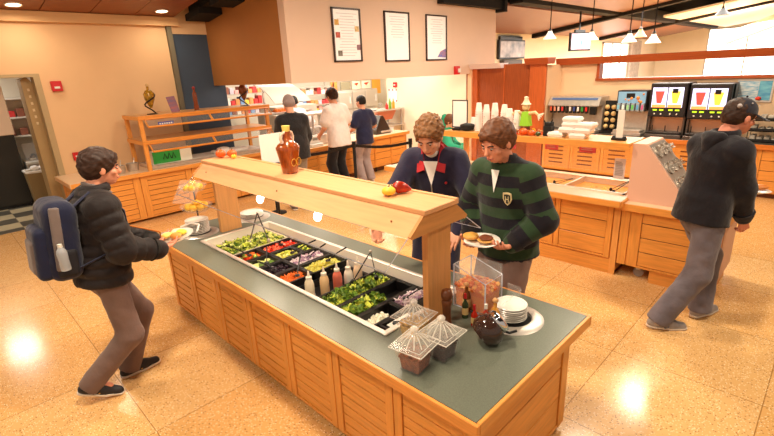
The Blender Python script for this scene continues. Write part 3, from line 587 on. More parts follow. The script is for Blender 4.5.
# decorative bottle of amber oil
t = thing('decorative_bottle', 'square shouldered amber bottle with a yellow cap on the shelf', 'bottle', (1.84, 2.86, ST), .3)
amb = mat('amber_glass', (164, 74, 22), .08, alpha=.93, coat=.8, noise=.4, nscale=14, stretch=(5, 5, 1))
def sq(rr, z, k=.8, n=24):
    out = []
    for i in range(n): a = 2 * PI * i / n; q = rr / (abs(math.cos(a)) ** 4 + abs(math.sin(a)) ** 4) ** .25; out.append((q * math.cos(a), q * math.sin(a), z))
    return out
b = MB(); vs = []; fs = []
prof = [(.046, 0), (.05, .01), (.056, .07), (.070, .165), (.074, .19), (.062, .21), (.034, .235), (.028, .27), (.026, .305)]
for r_, z in prof: vs += sq(r_, z)
for j in range(len(prof) - 1):
    for k in range(24): fs.append((j * 24 + k, j * 24 + (k + 1) % 24, (j + 1) * 24 + (k + 1) % 24, (j + 1) * 24 + k))
fs += [tuple(range(23, -1, -1)), tuple(range(8 * 24, 9 * 24))]; b.add(vs, fs); b.build('bottle_body', amb, t, True)
MB().cyl((0, 0, 0), .026, .30, .345, 18, .030).build('cap', mat('yellow_wax', (240, 210, 110), .4), t, True)
MB().lathe([(.047, -.001), (.052, .012)], n=20).build('glass_base', jarl, t)
for s_ in (-1, 1):
    MB().tube([(s_ * .022, 0, .30), (s_ * .055, 0, .29), (s_ * .066, 0, .26), (s_ * .058, 0, .225)], .012, 8).build('garland', mat('pinkish_garland', (232, 196, 170), .7, 0, .3, 60), t, True)
b = MB()
for s_ in (-1, 1): b.tube([(s_ * .028 + .026 * math.cos(a * PI / 8), -.0655, .085 + .026 * math.sin(a * PI / 8)) for a in range(16)], .0018, 5, None, True)
b.build('etched_ring', mat('gold_line', (222, 176, 60), .3, .4), t)
# ================================================================ HOT FOOD BAR (far side of the aisle)
HX, HZ = 4.70, .83
hb = thing('hot_food_bar', 'oak hot food bar with beige top and planked doors behind the men', 'food counter', (5.1, 3.0, 0), world=True)
b = MB(); b.box(4.75, 5.55, 1.44, 4.62, .05, .78); b.build('carcass', wz, hb)
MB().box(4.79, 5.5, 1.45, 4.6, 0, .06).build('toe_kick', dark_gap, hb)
b = MB(); b.box(4.738, 4.75, 1.5, 4.6, .0, .16, .002); b.build('kick_board', wy, hb)
MB().box(4.737, 4.75, 1.44, 1.5, .0, .79, .002).build('corner_stile', wood('light_oak_z', (232, 160, 84), 2, .4, .12), hb)
for i in range(5): plank_door(face((4.75, 1.51 + i * .62, .175), (0, 1, 0), (-1, 0, 0)), .61, .60, hb, 3)
b = MB(); b.box(4.62, 4.74, 1.42, 4.68, .80, .83); b.box(4.74, 4.88, 1.42, 4.64, .80, .83); b.box(4.88, 5.6, 1.42, 1.47, .80, .83); b.box(5.45, 5.6, 1.42, 4.64, .80, .83); b.build('countertop', counter_top, hb)
b = MB(); b.box(4.605, 4.62, 1.42, 4.68, .765, .829, .003); b.box(4.62, 5.6, 1.405, 1.42, .765, .829, .003); b.build('edge_band', wy, hb)
# steam pans
wp = mat('white_steam_pan', (236, 224, 208), .3, .1)
b = MB(); b.box(4.88, 5.45, 1.47, 4.6, .74, .745); b.box(4.88, 4.90, 1.47, 4.6, .74, .845); b.box(5.43, 5.45, 1.47, 4.6, .74, .845); b.box(4.88, 5.45, 1.47, 1.49, .74, .845)
for k in range(1, 5): b.box(4.90, 5.43, 1.49 + k * .62 - .012, 1.49 + k * .62 + .012, .74, .842)
b.build('steam_well', wp, hb)
hs = thing('serving_shelf', 'oak serving shelf with a clear guard above the hot food bar', 'shelf', (5.0, 2.5, .83), world=True)
MB().box(4.76, 5.22, 1.44, 3.72, 1.345, 1.375, .003).build('shelf_board', wood('shelf_oak_y', (230, 164, 92), 1, .35, .14), hs)
MB().box(4.752, 4.762, 1.44, 3.72, 1.31, 1.378, .002).build('edge_band', wy, hs)
for y in (1.46, 3.60): MB().box(5.12, 5.2, y, y + .04, .83, 1.345).build('post', wz, hs)
g_ = MB().box(5.06, 5.066, 1.5, 3.66, 1.0, 1.34).build('glass_guard', mat('shelf_glass', (250, 246, 240), .05, alpha=.05, spec=.25), hs)
pinkm = mat('pink_price_card', (236, 108, 130), .6)
def card(name, x, y, z, w, h, m, lab, n=(-1, 0, 0), lines=3, th=.003, lm=None):
    t = thing(name, lab, 'card', (x, y, z))
    t.matrix_world = face((x, y, z), (-n[1] if False else (0 if n[0] else (1 if n[1] < 0 else -1)), (1 if n[0] < 0 else -1) * -1 if n[0] else 0, 0), n)
    MB().box(-w / 2, w / 2, 0, th, 0, h, .001).build('card_sheet', m, t); q = MB()
    for i in range(lines): q.box(-w * .38, w * random.uniform(.1, .38), th, th + .001, h * (.82 - i * .7 / max(1, lines)) - h * .03, h * (.82 - i * .7 / max(1, lines)) + h * .03)
    if lines: q.build('printed_lines', lm or white, t)
    return t
card('price_card', 5.055, 2.90, 1.17, .17, .1, pinkm, 'pink price card on the clear guard, nearest the left cup stacks')
card('price_card', 5.055, 2.36, 1.20, .16, .075, pinkm, 'pink price card in the middle of the clear guard')
card('price_card', 5.055, 1.95, 1.20, .18, .085, pinkm, 'pink price card nearest the right end of the clear guard')
card('menu_holder', 5.05, 1.60, .95, .11, .22, mat('pale_menu', (226, 220, 220), .5), 'white printed menu standing at the right end of the steam wells', lines=9, lm=mat('print_grey', (170, 166, 166), .6))
card('shelf_label', 4.748, 3.02, 1.325, .09, .035, mat('blue_label', (70, 84, 170), .5), 'small blue label on the edge of the serving shelf', lines=1)
# food and tongs in the steam wells
heap('noodles', 'pale yellow noodles in the rightmost steam pan', 'noodles', 4.96, 5.36, 1.56, 2.0, .77, yel, 'ring', 160, .022, .01, [mat('pasta', (236, 206, 130), .5), yel, mat('sauce_brown', (190, 120, 60), .5)])
heap('cooked_vegetables', 'brownish cooked vegetables in the steam pan behind the striped man', 'vegetables', 4.92, 5.42, 2.75, 3.3, .77, cau, 'dice', 100, .016, .01, [cau, mat('sauce_brown', (190, 120, 60), .5), steelpan])
tongs((5.12, 2.35, .80), (5.0, 2.28, .80), (4.93, 2.02, .93), 'black tongs lying across the rim of the second steam pan', black, black)
tongs((5.1, 1.70, .80), (5.02, 1.64, .80), (5.25, 1.50, .93), 'black tongs resting in the rightmost steam pan', black, black)
tongs((5.2, 3.0, .80), (5.1, 2.95, .80), (4.95, 2.75, .90), 'steel tongs in the steam pan behind the striped man', steel, steel)
for i, (x, y, l) in enumerate([(5.1, 3.75, 'round steel pan with a lid in the hot bar between the two men, right one'), (5.1, 4.15, 'round steel pan in the hot bar beside the green hooded child, left one')]):
    t = thing('steam_pot', l, 'pot', (x, y, .78)); MB().lathe([(.12, 0), (.14, .02), (.14, .08), (.15, .085)], n=24).build('pot_body', steel, t, True); MB().lathe([(.145, .085), (.1, .11), (.02, .12), (.018, .14), (.001, .145)], n=24).build('lid', steel, t, True)
# ---- things on the serving shelf
SZ = 1.376
cupm = mat('paper_cup', (240, 230, 222), .55)
cp0 = None
for sname, (y, x, n, dec) in {'leftmost tall stack, with a red mark': (3.29, 4.95, 13, 'r'), 'second tall stack, with a red mark': (3.18, 4.95, 12, 'r'), 'third tall stack, middle of the row': (3.06, 4.95, 13, 'b'), 'fourth tall stack, with a tan mark': (2.96, 5.0, 12, 'b'), 'fifth stack, left of the rightmost': (2.86, 4.95, 10, 'b'), 'rightmost stack of the row': (2.77, 4.97, 9, 'b'), 'low stack beside the black dish': (3.40, 5.0, 4, 'n')}.items():
    for k in range(n):
        lab = 'white paper cup, %s%s, %s' % (ORD[n - 1 - k], '' if k == n - 1 else ' from the top', sname)
        if cp0 is None:
            cp0 = thing('paper_cup', lab, 'cup', (x, y, SZ), group='white paper cups stacked upside down')
            MB().lathe([(.044, 0), (.043, .004), (.030, .098), (.0295, .1)], n=16).build('cup_body', cupm, cp0, True)
            MB().lathe([(.044, 0), (.0465, .003), (.044, .007)], n=16, cap=False).build('rolled_rim', cupm, cp0, True)
        else: o = dup(cp0, (x, y, SZ + k * .0205), 0, lab)
    if dec != 'n':
        t = tag(MB(face((x - .042, y, SZ + (n - 3) * .0205), (0, 1, 0), (-1, 0, 0))).lathe([(.016 if dec == 'b' else .012, 0), (.001, .004)], n=14, sx=1, sy=1).build('cup_emblem', red if dec == 'r' else mat('tan_emblem', (206, 176, 140), .6), off=(x - .042, y, SZ + (n - 3) * .0205)), 'small %s printed mark on the %s' % ('red' if dec == 'r' else 'tan', sname), 'printed mark')
# framed menu stand
t = thing('menu_stand', 'white menu board in a black frame at the left end of the serving shelf', 'sign', (4.93, 3.56, SZ))
t.matrix_world = face((4.93, 3.56, SZ), (0, -1, 0), (-1, 0, 0))
b = MB(); b.box(-.12, -.108, 0, .012, .03, .38); b.box(.108, .12, 0, .012, .03, .38); b.box(-.12, .12, 0, .012, .368, .38); b.box(-.12, .12, 0, .012, .03, .042); b.box(-.06, .06, -.03, .05, 0, .03, .004); b.build('frame', mat('frame_grey', (70, 60, 66), .4), t)
MB().box(-.108, .108, .002, .008, .042, .368).build('board', paper, t)
# black bowl, black lump
t = thing('black_bowl', 'black dish on the shelf between the menu stand and the cups', 'bowl', (4.92, 3.44, SZ)); MB().lathe([(.04, 0), (.08, .01), (.095, .06), (.09, .075), (.06, .085)], n=20).build('bowl_body', blackm, t, True); MB().ball((0, 0, .07), .07, 12, 8, .025, .12).build('contents', black, t, True)
t = thing('black_tray', 'small black tray left of the black dish', 'tray', (4.9, 3.58, SZ)); MB().box(-.05, .05, -.06, .06, 0, .03, .008).build('tray_body', black, t)
# scarecrow
t = thing('scarecrow_doll', 'small scarecrow doll with a lime green shirt on the serving shelf', 'doll', (4.98, 2.66, SZ), world=True)
straw = mat('straw', (230, 202, 150), .8, 0, .3, 40)
MB().lathe([(.05, 0), (.055, .04), (.045, .09)], (4.98, 2.66, SZ), 14).build('base', mat('brown_base', (112, 50, 24), .6), t, True)
MB().hexa([(4.94, 2.60, SZ + .09), (5.02, 2.60, SZ + .09), (5.02, 2.72, SZ + .09), (4.94, 2.72, SZ + .09), (4.95, 2.62, SZ + .25), (5.01, 2.62, SZ + .25), (5.01, 2.70, SZ + .25), (4.95, 2.70, SZ + .25)]).build('shirt', mat('lime_cloth', (150, 212, 50), .7), t)
b = MB(); b.tube([(4.97, 2.70, SZ + .23), (4.96, 2.78, SZ + .25), (4.95, 2.82, SZ + .22)], [.02, .018, .012], 8); b.build('sleeve', straw, t, True); b = MB(); b.tube([(4.97, 2.62, SZ + .23), (4.96, 2.54, SZ + .25), (4.95, 2.50, SZ + .22)], [.02, .018, .012], 8); b.build('sleeve', straw, t, True)
b = MB()
for s_ in (-1, 1):
    for k in range(5): b.tube([(4.95, 2.66 + s_ * .16, SZ + .22), (4.94 + k * .01, 2.66 + s_ * (.18 + .01 * k), SZ + .16 + .02 * k)], .007, 5)
b.build('straw_hand', mat('pale_straw', (246, 232, 206), .8), t)
MB().ball((4.97, 2.66, SZ + .31), .045, 12, 9, .052).build('head', straw, t, True)
MB().lathe([(.06, .335), (.045, .345), (.038, .36), (.022, .395), (.026, .415), (.001, .425)], (4.97, 2.66, SZ), 14).build('hat', mat('cream_hat', (240, 222, 190), .8), t, True)
heap('autumn_leaves', 'orange and tan artificial leaves around the scarecrow base', 'leaves', 4.85, 5.08, 2.42, 2.92, SZ + .035, orp, 'leaf', 110, .022, .02, [orp, straw, ylp, mat('rust_leaf', (190, 80, 30), .6)])
for (y, r, m, l) in [(2.84, .045, ylp, 'yellow gourd at the left foot of the scarecrow'), (2.74, .04, ylp, 'yellow orange gourd in front of the scarecrow, second from the left'), (2.61, .05, orp, 'round orange pumpkin in front of the scarecrow'), (2.51, .042, orp, 'orange pumpkin at the right foot of the scarecrow'), (2.43, .032, mat('green_gourd', (62, 70, 26), .4), 'dark green gourd right of the orange pumpkins')]: pumpkin(4.84, y, r, m, l, .8, SZ)
# foam clamshell boxes
foam = mat('foam_box', (244, 236, 230), .5); fb0 = None
for i, (x, y, z, l) in enumerate([(4.92, 2.24, 0, 'bottom layer, far left of the pile'), (4.92, 2.0, 0, 'bottom layer, right side of the pile'), (4.92, 2.12, .055, 'second layer, left side of the pile'), (4.92, 1.95, .055, 'second layer, right side of the pile'), (4.93, 2.09, .11, 'third layer, left side of the pile'), (4.93, 1.93, .11, 'third layer, right side of the pile'), (5.10, 2.12, .0, 'bottom layer, behind the pile'), (4.94, 2.09, .165, 'topmost of the pile')]):
    lab = 'white foam takeout box, ' + l
    if fb0 is None:
        fb0 = thing('takeout_box', lab, 'takeout box', (x, y, SZ + z), group='foam takeout boxes piled on the serving shelf')
        MB().hexa([(-.065, -.075, 0), (.065, -.075, 0), (.065, .075, 0), (-.065, .075, 0), (-.075, -.088, .028), (.075, -.088, .028), (.075, .088, .028), (-.075, .088, .028)]).build('box_base', foam, fb0)
        MB().hexa([(-.075, -.088, .030), (.075, -.088, .030), (.075, .088, .030), (-.075, .088, .030), (-.065, -.075, .053), (.065, -.075, .053), (.065, .075, .053), (-.065, .075, .053)]).build('box_lid', foam, fb0)
    else: dup(fb0, (x, y, SZ + z), random.uniform(-.05, .05), lab)
t = thing('black_cup_holder', 'black cup and lid holder left of the foam boxes', 'holder', (4.93, 2.35, SZ)); b = MB(); b.box(-.05, .05, -.045, .045, 0, .11, .006); b.box(-.04, .04, -.04, .04, .11, .15, .004); b.build('holder_body', blackm, t)
MB().tube([(-.03, .03, .14), (-.03, .045, .17)], .008, 6).build('spoon_handle', black, t); MB().tube([(0, -.02, .14), (0, -.04, .18)], .008, 6).build('spoon_handle', black, t)
t = thing('menu_holder', 'narrow white upright card in a black foot on the right end of the shelf', 'card', (4.93, 1.60, SZ)); MB().box(-.004, .004, -.032, .032, .02, .30, .001).build('card_sheet', white, t); b = MB(); b.box(-.03, .03, -.07, .07, 0, .025, .006); b.ball((0, .05, .022), .022, 10, 6); b.ball((0, -.05, .022), .022, 10, 6); b.build('foot', black, t)
# ---------------------------------------------------------------- silverware cabinet
sc = thing('cutlery_cabinet', 'oak cabinet on casters with a pink cutlery console', 'cabinet', (5.1, 1.0, 0), world=True)
MB().box(4.75, 5.45, .59, 1.43, .14, .78).build('carcass', wz, sc)
for a_, c_ in ((.58, .64), (1.35, 1.43), (1.25, 1.34)): MB().box(4.735, 4.75, a_, c_, .14, .79, .002).build('stile', wz, sc)
plank_door(face((4.75, .65, .14), (0, 1, 0), (-1, 0, 0)), .60, .64, sc, 4, .012)
MB().box(4.755, 5.4, .6, 1.12, .0, .14).build('kick_board', wy, sc)
b = MB(); b.box(4.69, 5.5, .56, 1.435, .78, .80); b.build('countertop', counter_top, sc)
b = MB(); b.box(4.675, 4.69, .56, 1.435, .73, .80, .003); b.box(4.69, 5.5, .545, .56, .73, .80, .003); b.build('edge_band', wy, sc)
MB().box(4.76, 5.45, .575, .589, .14, .78).build('end_panel', mat('pinkish_panel', (226, 178, 150), .6), sc)
pk = mat('pink_laminate', (226, 178, 154), .55)
MB().prism([(1.42, .80), (.60, .80), (.60, .83), (.93, .885), (1.30, 1.375), (1.42, 1.375)], 4.80, 5.32, 0).build('cutlery_console', pk, sc)
for ry in (1.22,):
    for k, x in enumerate((4.82,)): pass
for x in (4.85, 5.35):
    for y in (1.24, .66):
        o = MB().lathe([(.045, -.012), (.05, -.008), (.05, .008), (.045, .012)], n=18); o.v = [(x + v[2], y + v[0], .05 + v[1]) for v in o.v]; w_ = o.build('caster_wheel', mat('grey_rubber', (150, 140, 134), .5), sc, True)
        MB().box(x - .02, x + .02, y - .02, y + .02, .08, .14).build('caster_bracket', steel, w_)
# cutlery canisters sunk in the slope
sl = math.atan2(1.375 - .885, .37)
def slope_pt(k, x): # k 0 bottom .. 1 top
    return (x, .93 + (1.30 - .93) * k, .885 + (1.375 - .885) * k)
nrm = Vector((0, -math.sin(sl), math.cos(sl)))
cn0 = 0
MB().hexa([slope_pt(.03, 4.83), slope_pt(.03, 5.29), slope_pt(.97, 5.29), slope_pt(.97, 4.83), tuple(Vector(slope_pt(.03, 4.83)) + nrm * .005), tuple(Vector(slope_pt(.03, 5.29)) + nrm * .005), tuple(Vector(slope_pt(.97, 5.29)) + nrm * .005), tuple(Vector(slope_pt(.97, 4.83)) + nrm * .005)]).build('canister_plate', steel, sc)
for ix, x in enumerate((4.91, 5.06, 5.21)):
    for iz, k in enumerate((.22, .52, .82)):
        p = Vector(slope_pt(k, x)) + nrm * .004
        row = ('bottom', 'middle', 'top')[iz]; colm = ('nearest the aisle', 'in the centre', 'farthest from the aisle')[ix]
        t = thing('cutlery_canister', 'steel cutlery canister in the %s row of the console, %s' % (row, colm), 'canister', tuple(p)); t.rotation_euler = (sl, 0, 0)
        MB().lathe([(.058, -.03), (.062, .016), (.066, .019), (.056, .019), (.054, -.02)], n=20).build('canister_body', steel, t, True)
        for j in range(7):
            a = random.random() * 6; r_ = random.uniform(0, .028); q = MB(Matrix.Translation((r_ * math.cos(a), r_ * math.sin(a), -.02)) @ Matrix.Rotation(random.uniform(-.35, .35), 4, 'X') @ Matrix.Rotation(random.uniform(-.3, .3), 4, 'Y') @ Matrix.Rotation(random.random() * 3, 4, 'Z'))
            q.box(-.003, .003, -.001, .001, 0, .06); q.box(-.008, .008, -.0015, .0015, .055, .085, .001)
            q.build('cutlery_handle', steel, t)
t = thing('napkin_dispenser', 'angled steel napkin dispenser behind the cutlery console', 'napkin dispenser', (5.2, .86, .86)); t.rotation_euler = (.35, 0, 0); MB().box(-.08, .08, -.07, .07, 0, .2, .01).build('dispenser_body', darksteel, t); MB().box(-.05, .05, -.075, -.07, .03, .16).build('napkins', mat('pinkish_napkin', (216, 120, 110), .7), t); MB().box(-.07, .07, -.10, -.02, .2, .206).build('top_flap', steel, t)
# ================================================================ DRINKS COUNTER
dc = thing('drinks_counter', 'long oak counter with dark top under the drink machines', 'counter', (9.1, 1.5, 0), world=True)
MB().box(8.92, 9.59, -3.2, 4.36, .08, .80).build('carcass', wz, dc)
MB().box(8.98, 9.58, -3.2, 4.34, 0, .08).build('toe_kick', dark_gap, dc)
MB().box(8.86, 9.59, -3.2, 4.37, .80, .835).build('countertop', mat('dark_counter', (76, 70, 62), .3, 0, .2, 60), dc)
MB().box(8.845, 8.86, -3.2, 4.37, .76, .833, .003).build('edge_band', wood('edge_dark_oak', (206, 118, 46), 1), dc)
louv = wood('louvre_oak', (226, 150, 70), 1)
for i in range(12):
    y0 = -2.6 + i * .58; M4 = face((8.92, y0, .10), (0, 1, 0), (-1, 0, 0))
    if i >= 7: # louvred doors behind the glass guard
        b = MB(M4); b.box(0, .05, 0, .022, 0, .66); b.box(.52, .57, 0, .022, 0, .66); b.box(.05, .52, 0, .02, 0, .05); b.box(.05, .52, 0, .02, .61, .66); d = b.build('door', wz, dc)
        b = MB(M4); b.box(.05, .52, 0, .010, .05, .61)
        d2 = b.build('door_panel', louv, d); b = MB(M4)
        for k in range(6): b.box(.14, .43, .009, .013, .12 + k * .08, .145 + k * .08)
        b.build('louvre_slot', mat('slot_brown', (120, 62, 22), .8), d)
    else: plank_door(M4, .57, .66, dc, 4)
# dispensers
def dispenser(y0, y1, z1, lab, kind, k=0):
    t = thing('drink_dispenser', lab, 'drink dispenser', (9.2, (y0 + y1) / 2, .835), world=True); w = y1 - y0
    bs = steel if kind != 'slush' else mat('slush_grey', (96, 84, 78), .4, .5)
    dk_ = mat('machine_black', (34, 30, 32), .4)
    b = MB(); b.box(9.28, 9.56, y0, y1, .835, z1, .01); b.box(8.96, 9.3, y0, y1, .835, .885, .005)
    if kind == 'slush': b.box(9.1, 9.3, y0, y0 + .03, .885, z1, .004); b.box(9.1, 9.3, y1 - .03, y1, .885, z1, .004)
    b.build('body', bs, t)
    if kind == 'soda':
        MB().prism([(9.04, z1 - .16), (9.3, z1 - .16), (9.3, z1), (9.16, z1)], y0, y1, 1).build('sloped_hood', steel, t)
        MB().box(9.028, 9.04, y0 + .01, y1 - .01, z1 - .165, z1 - .15).build('trim_strip', steel, t)
        h_ = MB().hexa([(9.113, y0 + .05, z1 - .055), (9.113, y1 - .05, z1 - .055), (9.108, y1 - .05, z1 - .055), (9.108, y0 + .05, z1 - .055), (9.14, y0 + .05, z1 - .022), (9.14, y1 - .05, z1 - .022), (9.132, y1 - .05, z1 - .018), (9.132, y0 + .05, z1 - .018)]).build('blue_stripe', mat('hood_blue', (80, 104, 150), .3), t)
        cols = [(214, 90, 60), (236, 150, 120), (230, 200, 190), (214, 60, 60), (60, 50, 50), (230, 220, 216), (60, 80, 150), (236, 226, 220), (60, 150, 60), (214, 40, 40)]
        for i in range(10):
            y = y1 - .09 - i * (w - .30) / 9; n_ = MB().box(9.0, 9.08, y - .022, y + .022, z1 - .30, z1 - .17, .008).build('nozzle', black, t)
            MB().box(8.992, 9.001, y - .019, y + .019, z1 - .26, z1 - .18, .002).build('flavour_badge', mat('badge_%d' % i, cols[i], .3), n_)
        MB().box(8.99, 9.08, y0 + .03, y0 + .14, z1 - .32, z1 - .17, .008).build('ice_chute', black, t)
        MB().box(8.98, 9.2, y0 + .03, y1 - .03, .885, .895).build('drip_tray', darksteel, t)
    if kind == 'juice':
        MB().box(9.1, 9.3, y0, y1, z1 - .36, z1, .008).build('hood', dk_, t)
        p = MB().box(9.094, 9.1, y0 + .02, y1 - .02, z1 - .22, z1 - .02).build('lit_panel', mat('panel_blue', (120, 160, 190), .4, emit=.25), t)
        b = MB()
        for i in range(9): b.ball((9.094, y0 + .05 + random.random() * (w - .1), z1 - .05 - random.random() * .15), random.uniform(.014, .03), 8, 5)
        b.build('fruit_picture', mat('fruit_print', (226, 140, 60), .5), p); MB().box(9.09, 9.094, y0 + w * .4, y0 + w * .68, z1 - .13, z1 - .05).build('black_square', black, p)
        for i in range(6):
            y = y1 - .05 - i * (w - .1) / 5; n_ = MB().box(9.05, 9.1, y - .028, y + .028, z1 - .36, z1 - .22, .006).build('nozzle', mat('nozzle_grey', (150, 160, 170), .3), t)
            MB().box(9.044, 9.051, y - .018, y + .018, z1 - .33, z1 - .25, .002).build('flavour_badge', mat('jbadge_%d' % i, [(120, 190, 220), (230, 240, 240), (150, 210, 150), (90, 190, 90), (90, 160, 210), (200, 90, 140)][i], .4), n_)
        MB().box(8.97, 9.2, y0 + .02, y1 - .02, .885, .93, .004).build('drip_tray', steel, t)
    if kind == 'slush':
        MB().box(9.03, 9.3, y0, y1, z1 - .56, z1, .012).build('hood', dk_, t)
        for j in range(2):
            a = y1 - .04 - j * (w - .08) / 2; c = a - (w - .08) / 2 + .015
            p = MB().box(9.024, 9.03, c, a, z1 - .40, z1 - .07).build('lit_panel', mat('panel_lilac' if True else '', (200, 206, 246), .4, emit=1.1), t)
            fc = mat('red_drink', (236, 70, 60), .4, emit=.9) if j == 0 else mat('yellow_drink', (250, 196, 70), .4, emit=.9)
            m_ = (a + c) / 2; hh = z1 - .33
            MB().prism([(m_ - .035, hh), (m_ + .035, hh), (m_ + .07, hh + .20), (m_ - .07, hh + .20)], 9.018, 9.024, 0).build('drink_picture', fc, p)
            MB().box(9.018, 9.024, c + .01, a - .01, z1 - .40, z1 - .35).build('orange_band', mat('orange_glow', (250, 160, 90), .4, emit=.8), p)
            if j == 1: MB().box(9.014, 9.019, m_ - .03, m_ + .05, z1 - .16, z1 - .09).build('black_square', black, p)
            for q in range(2):
                y = m_ + (.05 if q == 0 else -.05); l_ = MB().box(9.026, 9.03, y - .032, y + .032, z1 - .455, z1 - .43).build('green_display', mat('lime_led', (170, 220, 40), .4, emit=1.0), t)
                MB().ball((9.026, y, z1 - .51), .014, 8, 6).build('push_button', white, t, True)
        MB().box(9.2, 9.3, y0 + .03, y1 - .03, .885, z1 - .56).build('back_panel', mat('warm_steel', (190, 160, 140), .3, .7), t)
        MB().box(8.97, 9.25, y0 + .02, y1 - .02, .90, .93, .004).build('drip_tray', dk_, t); b = MB()
        for y in (y0 + .08, (y0 + y1) / 2, y1 - .08): MB().tube([(9.1, y, .93), (9.1, y, 1.03)], .008, 6).build('drip_post', black, t)
    return t
dispenser(3.36, 4.36, 1.50, 'wide steel soda dispenser with ten nozzles beside the cherry closet', 'soda')
dispenser(2.56, 3.06, 1.62, 'narrower steel juice dispenser with a fruit picture panel', 'juice')
dispenser(1.94, 2.50, 1.74, 'black slush machine with lit drink pictures, left one of the pair', 'slush')
dispenser(1.34, 1.91, 1.72, 'black slush machine with lit drink pictures, right one of the pair', 'slush')
t = thing('lid_rack', 'rack of tan cup lids between the soda and juice dispensers', 'rack', (9.2, 3.21, .835), world=True); MB().box(9.1, 9.4, 3.09, 3.33, .835, .87).build('rack_base', black, t); MB().box(9.3, 9.4, 3.09, 3.33, .87, 1.42).build('rack_back', blackm, t); b = MB()
for i in range(4):
    for j in range(2): b.ball((9.25, 3.15 + j * .12, .95 + i * .12), .045, 10, 6)
b.build('lid_pile', mat('tan_lids', (216, 180, 120), .5), t, True)
# poster right of the slush machines
t = thing('wall_poster', 'blue ocean poster in a white frame right of the slush machines', 'poster', (9.59, 1.14, 1.4)); t.matrix_world = face((9.6, 1.14, 1.40), (0, -1, 0), (-1, 0, 0))
MB().box(-.24, .24, 0, .015, 0, .36, .002).build('frame', mat('silver_frame', (214, 206, 200), .3, .3), t); MB().box(-.215, .05, .015, .018, .03, .33).build('picture', mat('sea_blue', (70, 150, 190), .5, 0, .6, 9, (1, 1, 5), (226, 226, 220)), t); MB().box(.055, .215, .015, .018, .03, .33).build('picture', mat('sky_blue', (60, 130, 176), .5, 0, .5, 5, (1, 1, 4), (120, 190, 206)), t)
MB().ball((.07, .02, .06), .04, 12, 6, .03).build('red_spot', mat('poster_red', (226, 60, 30), .5), t)
# condiment racks at the far right
for j, (y, l) in enumerate([(.86, 'black wire condiment rack nearest the blue poster'), (.38, 'second black condiment rack, at the right edge of the counter')]):
    t = thing('condiment_rack', l, 'condiment rack', (9.2, y, .835), world=True); b = MB()
    for z in (.835, 1.0, 1.16): b.box(9.05, 9.4, y - .2, y + .2, z, z + .012); b.box(9.05, 9.06, y - .2, y + .2, z, z + .05)
    for yy in (y - .2, y + .19): b.box(9.05, 9.06, yy, yy + .01, .835, 1.25); b.box(9.39, 9.4, yy, yy + .01, .835, 1.3)
    b.build('rack_frame', blackm, t); b = MB()
    for z in (.85, 1.015, 1.175):
        for q in range(4): b.box(9.08, 9.3, y - .17 + q * .09, y - .10 + q * .09, z, z + random.uniform(.03, .09), .006)
    b.build('packets', mat('packets_mixed', (200, 190, 176), .6, 0, .7, 6), t)
t = thing('pendant_hook_rail', 'thin steel rail', 'rail') if False else None
# ================================================================ LEFT COUNTER with rack
lc = thing('bakery_counter', 'oak counter with beige top under the wooden display rack at the left', 'counter', (3.05, 8.2, 0), world=True)
MB().box(1.38, 4.72, 7.80, 8.74, .04, .76).build('carcass', wz, lc)
for i in range(4): plank_door(face((1.40 + i * .83, 7.80, .05), (1, 0, 0), (0, -1, 0)), .82, .70, lc, 8, .10, wz, wx)
plank_door(face((1.38, 8.7, .05), (0, -1, 0), (-1, 0, 0)), .88, .70, lc, 8, .08)
MB().box(1.3, 4.74, 7.74, 8.745, .765, .80).build('countertop', counter_top, lc)
MB().box(1.3, 4.74, 7.725, 7.74, .735, .80, .003).build('edge_band', wx, lc); MB().box(1.285, 1.3, 7.725, 8.745, .735, .80, .003).build('edge_band', wood('pale_edge', (236, 190, 140), 1, .4, .08), lc)
rk = thing('display_rack', 'two tier open wooden display rack on the left counter', 'display rack', (3.5, 8.1, .80), world=True)
rkm = wood('rack_oak', (228, 146, 62), 0, .35, .15)
for (x, y) in ((2.38, 7.76), (4.60, 7.76), (2.38, 8.42), (4.55, 8.42)): MB().box(x, x + .06, y, y + .05, .80, 1.62, .003).build('post', wz, rk)
for z, n_ in ((1.62, 'top_board'), (1.24, 'middle_board')): MB().box(2.37, 4.68, 7.75, 8.48, z, z + .03, .003).build(n_, mat('rack_board', (206, 152, 96), .3, 0, .1, 4), rk); MB().box(2.37, 4.68, 7.735, 7.75, z - .03, z + .035, .002).build('edge_band', rkm, rk); MB().box(2.365, 2.385, 7.76, 8.48, z - .03, z + .03).build('side_rail', wy, rk)
for z in (1.62, 1.24):
    z0 = z - .05; z1 = z - .13; y0 = 7.72; y1 = 7.62
    b = MB(); b.tube([(2.46, y1, z1), (4.64, y1, z1)], .016, 4); b.tube([(2.46, y1, z1), (2.46, y0, z0 + .02)], .012, 4); b.tube([(4.64, y1, z1), (4.64, y0, z0 + .02)], .012, 4); b.tube([(3.50, y1, z1), (3.50, y0 + .02, z0 + .03)], .022, 4); b.tube([(2.46, y0, z0 + .03), (4.64, y0, z0 + .03)], .012, 4)
    fr_ = b.build('guard_frame', rkm, rk); MB().hexa([(2.46, y1, z1), (4.64, y1, z1), (4.64, y1 + .004, z1), (2.46, y1 + .004, z1), (2.46, y0, z0 + .02), (4.64, y0, z0 + .02), (4.64, y0 + .004, z0 + .02), (2.46, y0 + .004, z0 + .02)]).build('guard_pane', mat('shelf_glass', (250, 246, 240), .05, alpha=.05, spec=.25), fr_)
t = thing('rack_label', 'small blue sign on the upper guard of the wooden rack', 'sign', (2.74, 7.655, 1.515)); MB().box(-.12, .12, -.004, 0, -.02, .035).build('sign_sheet', mat('sign_blue', (74, 80, 150), .5), t)
b = MB()
for i in range(6): b.box(-.10 + i * .035, -.078 + i * .035, -.006, -.004, -.004, .018)
b.build('sign_marks', white, t)
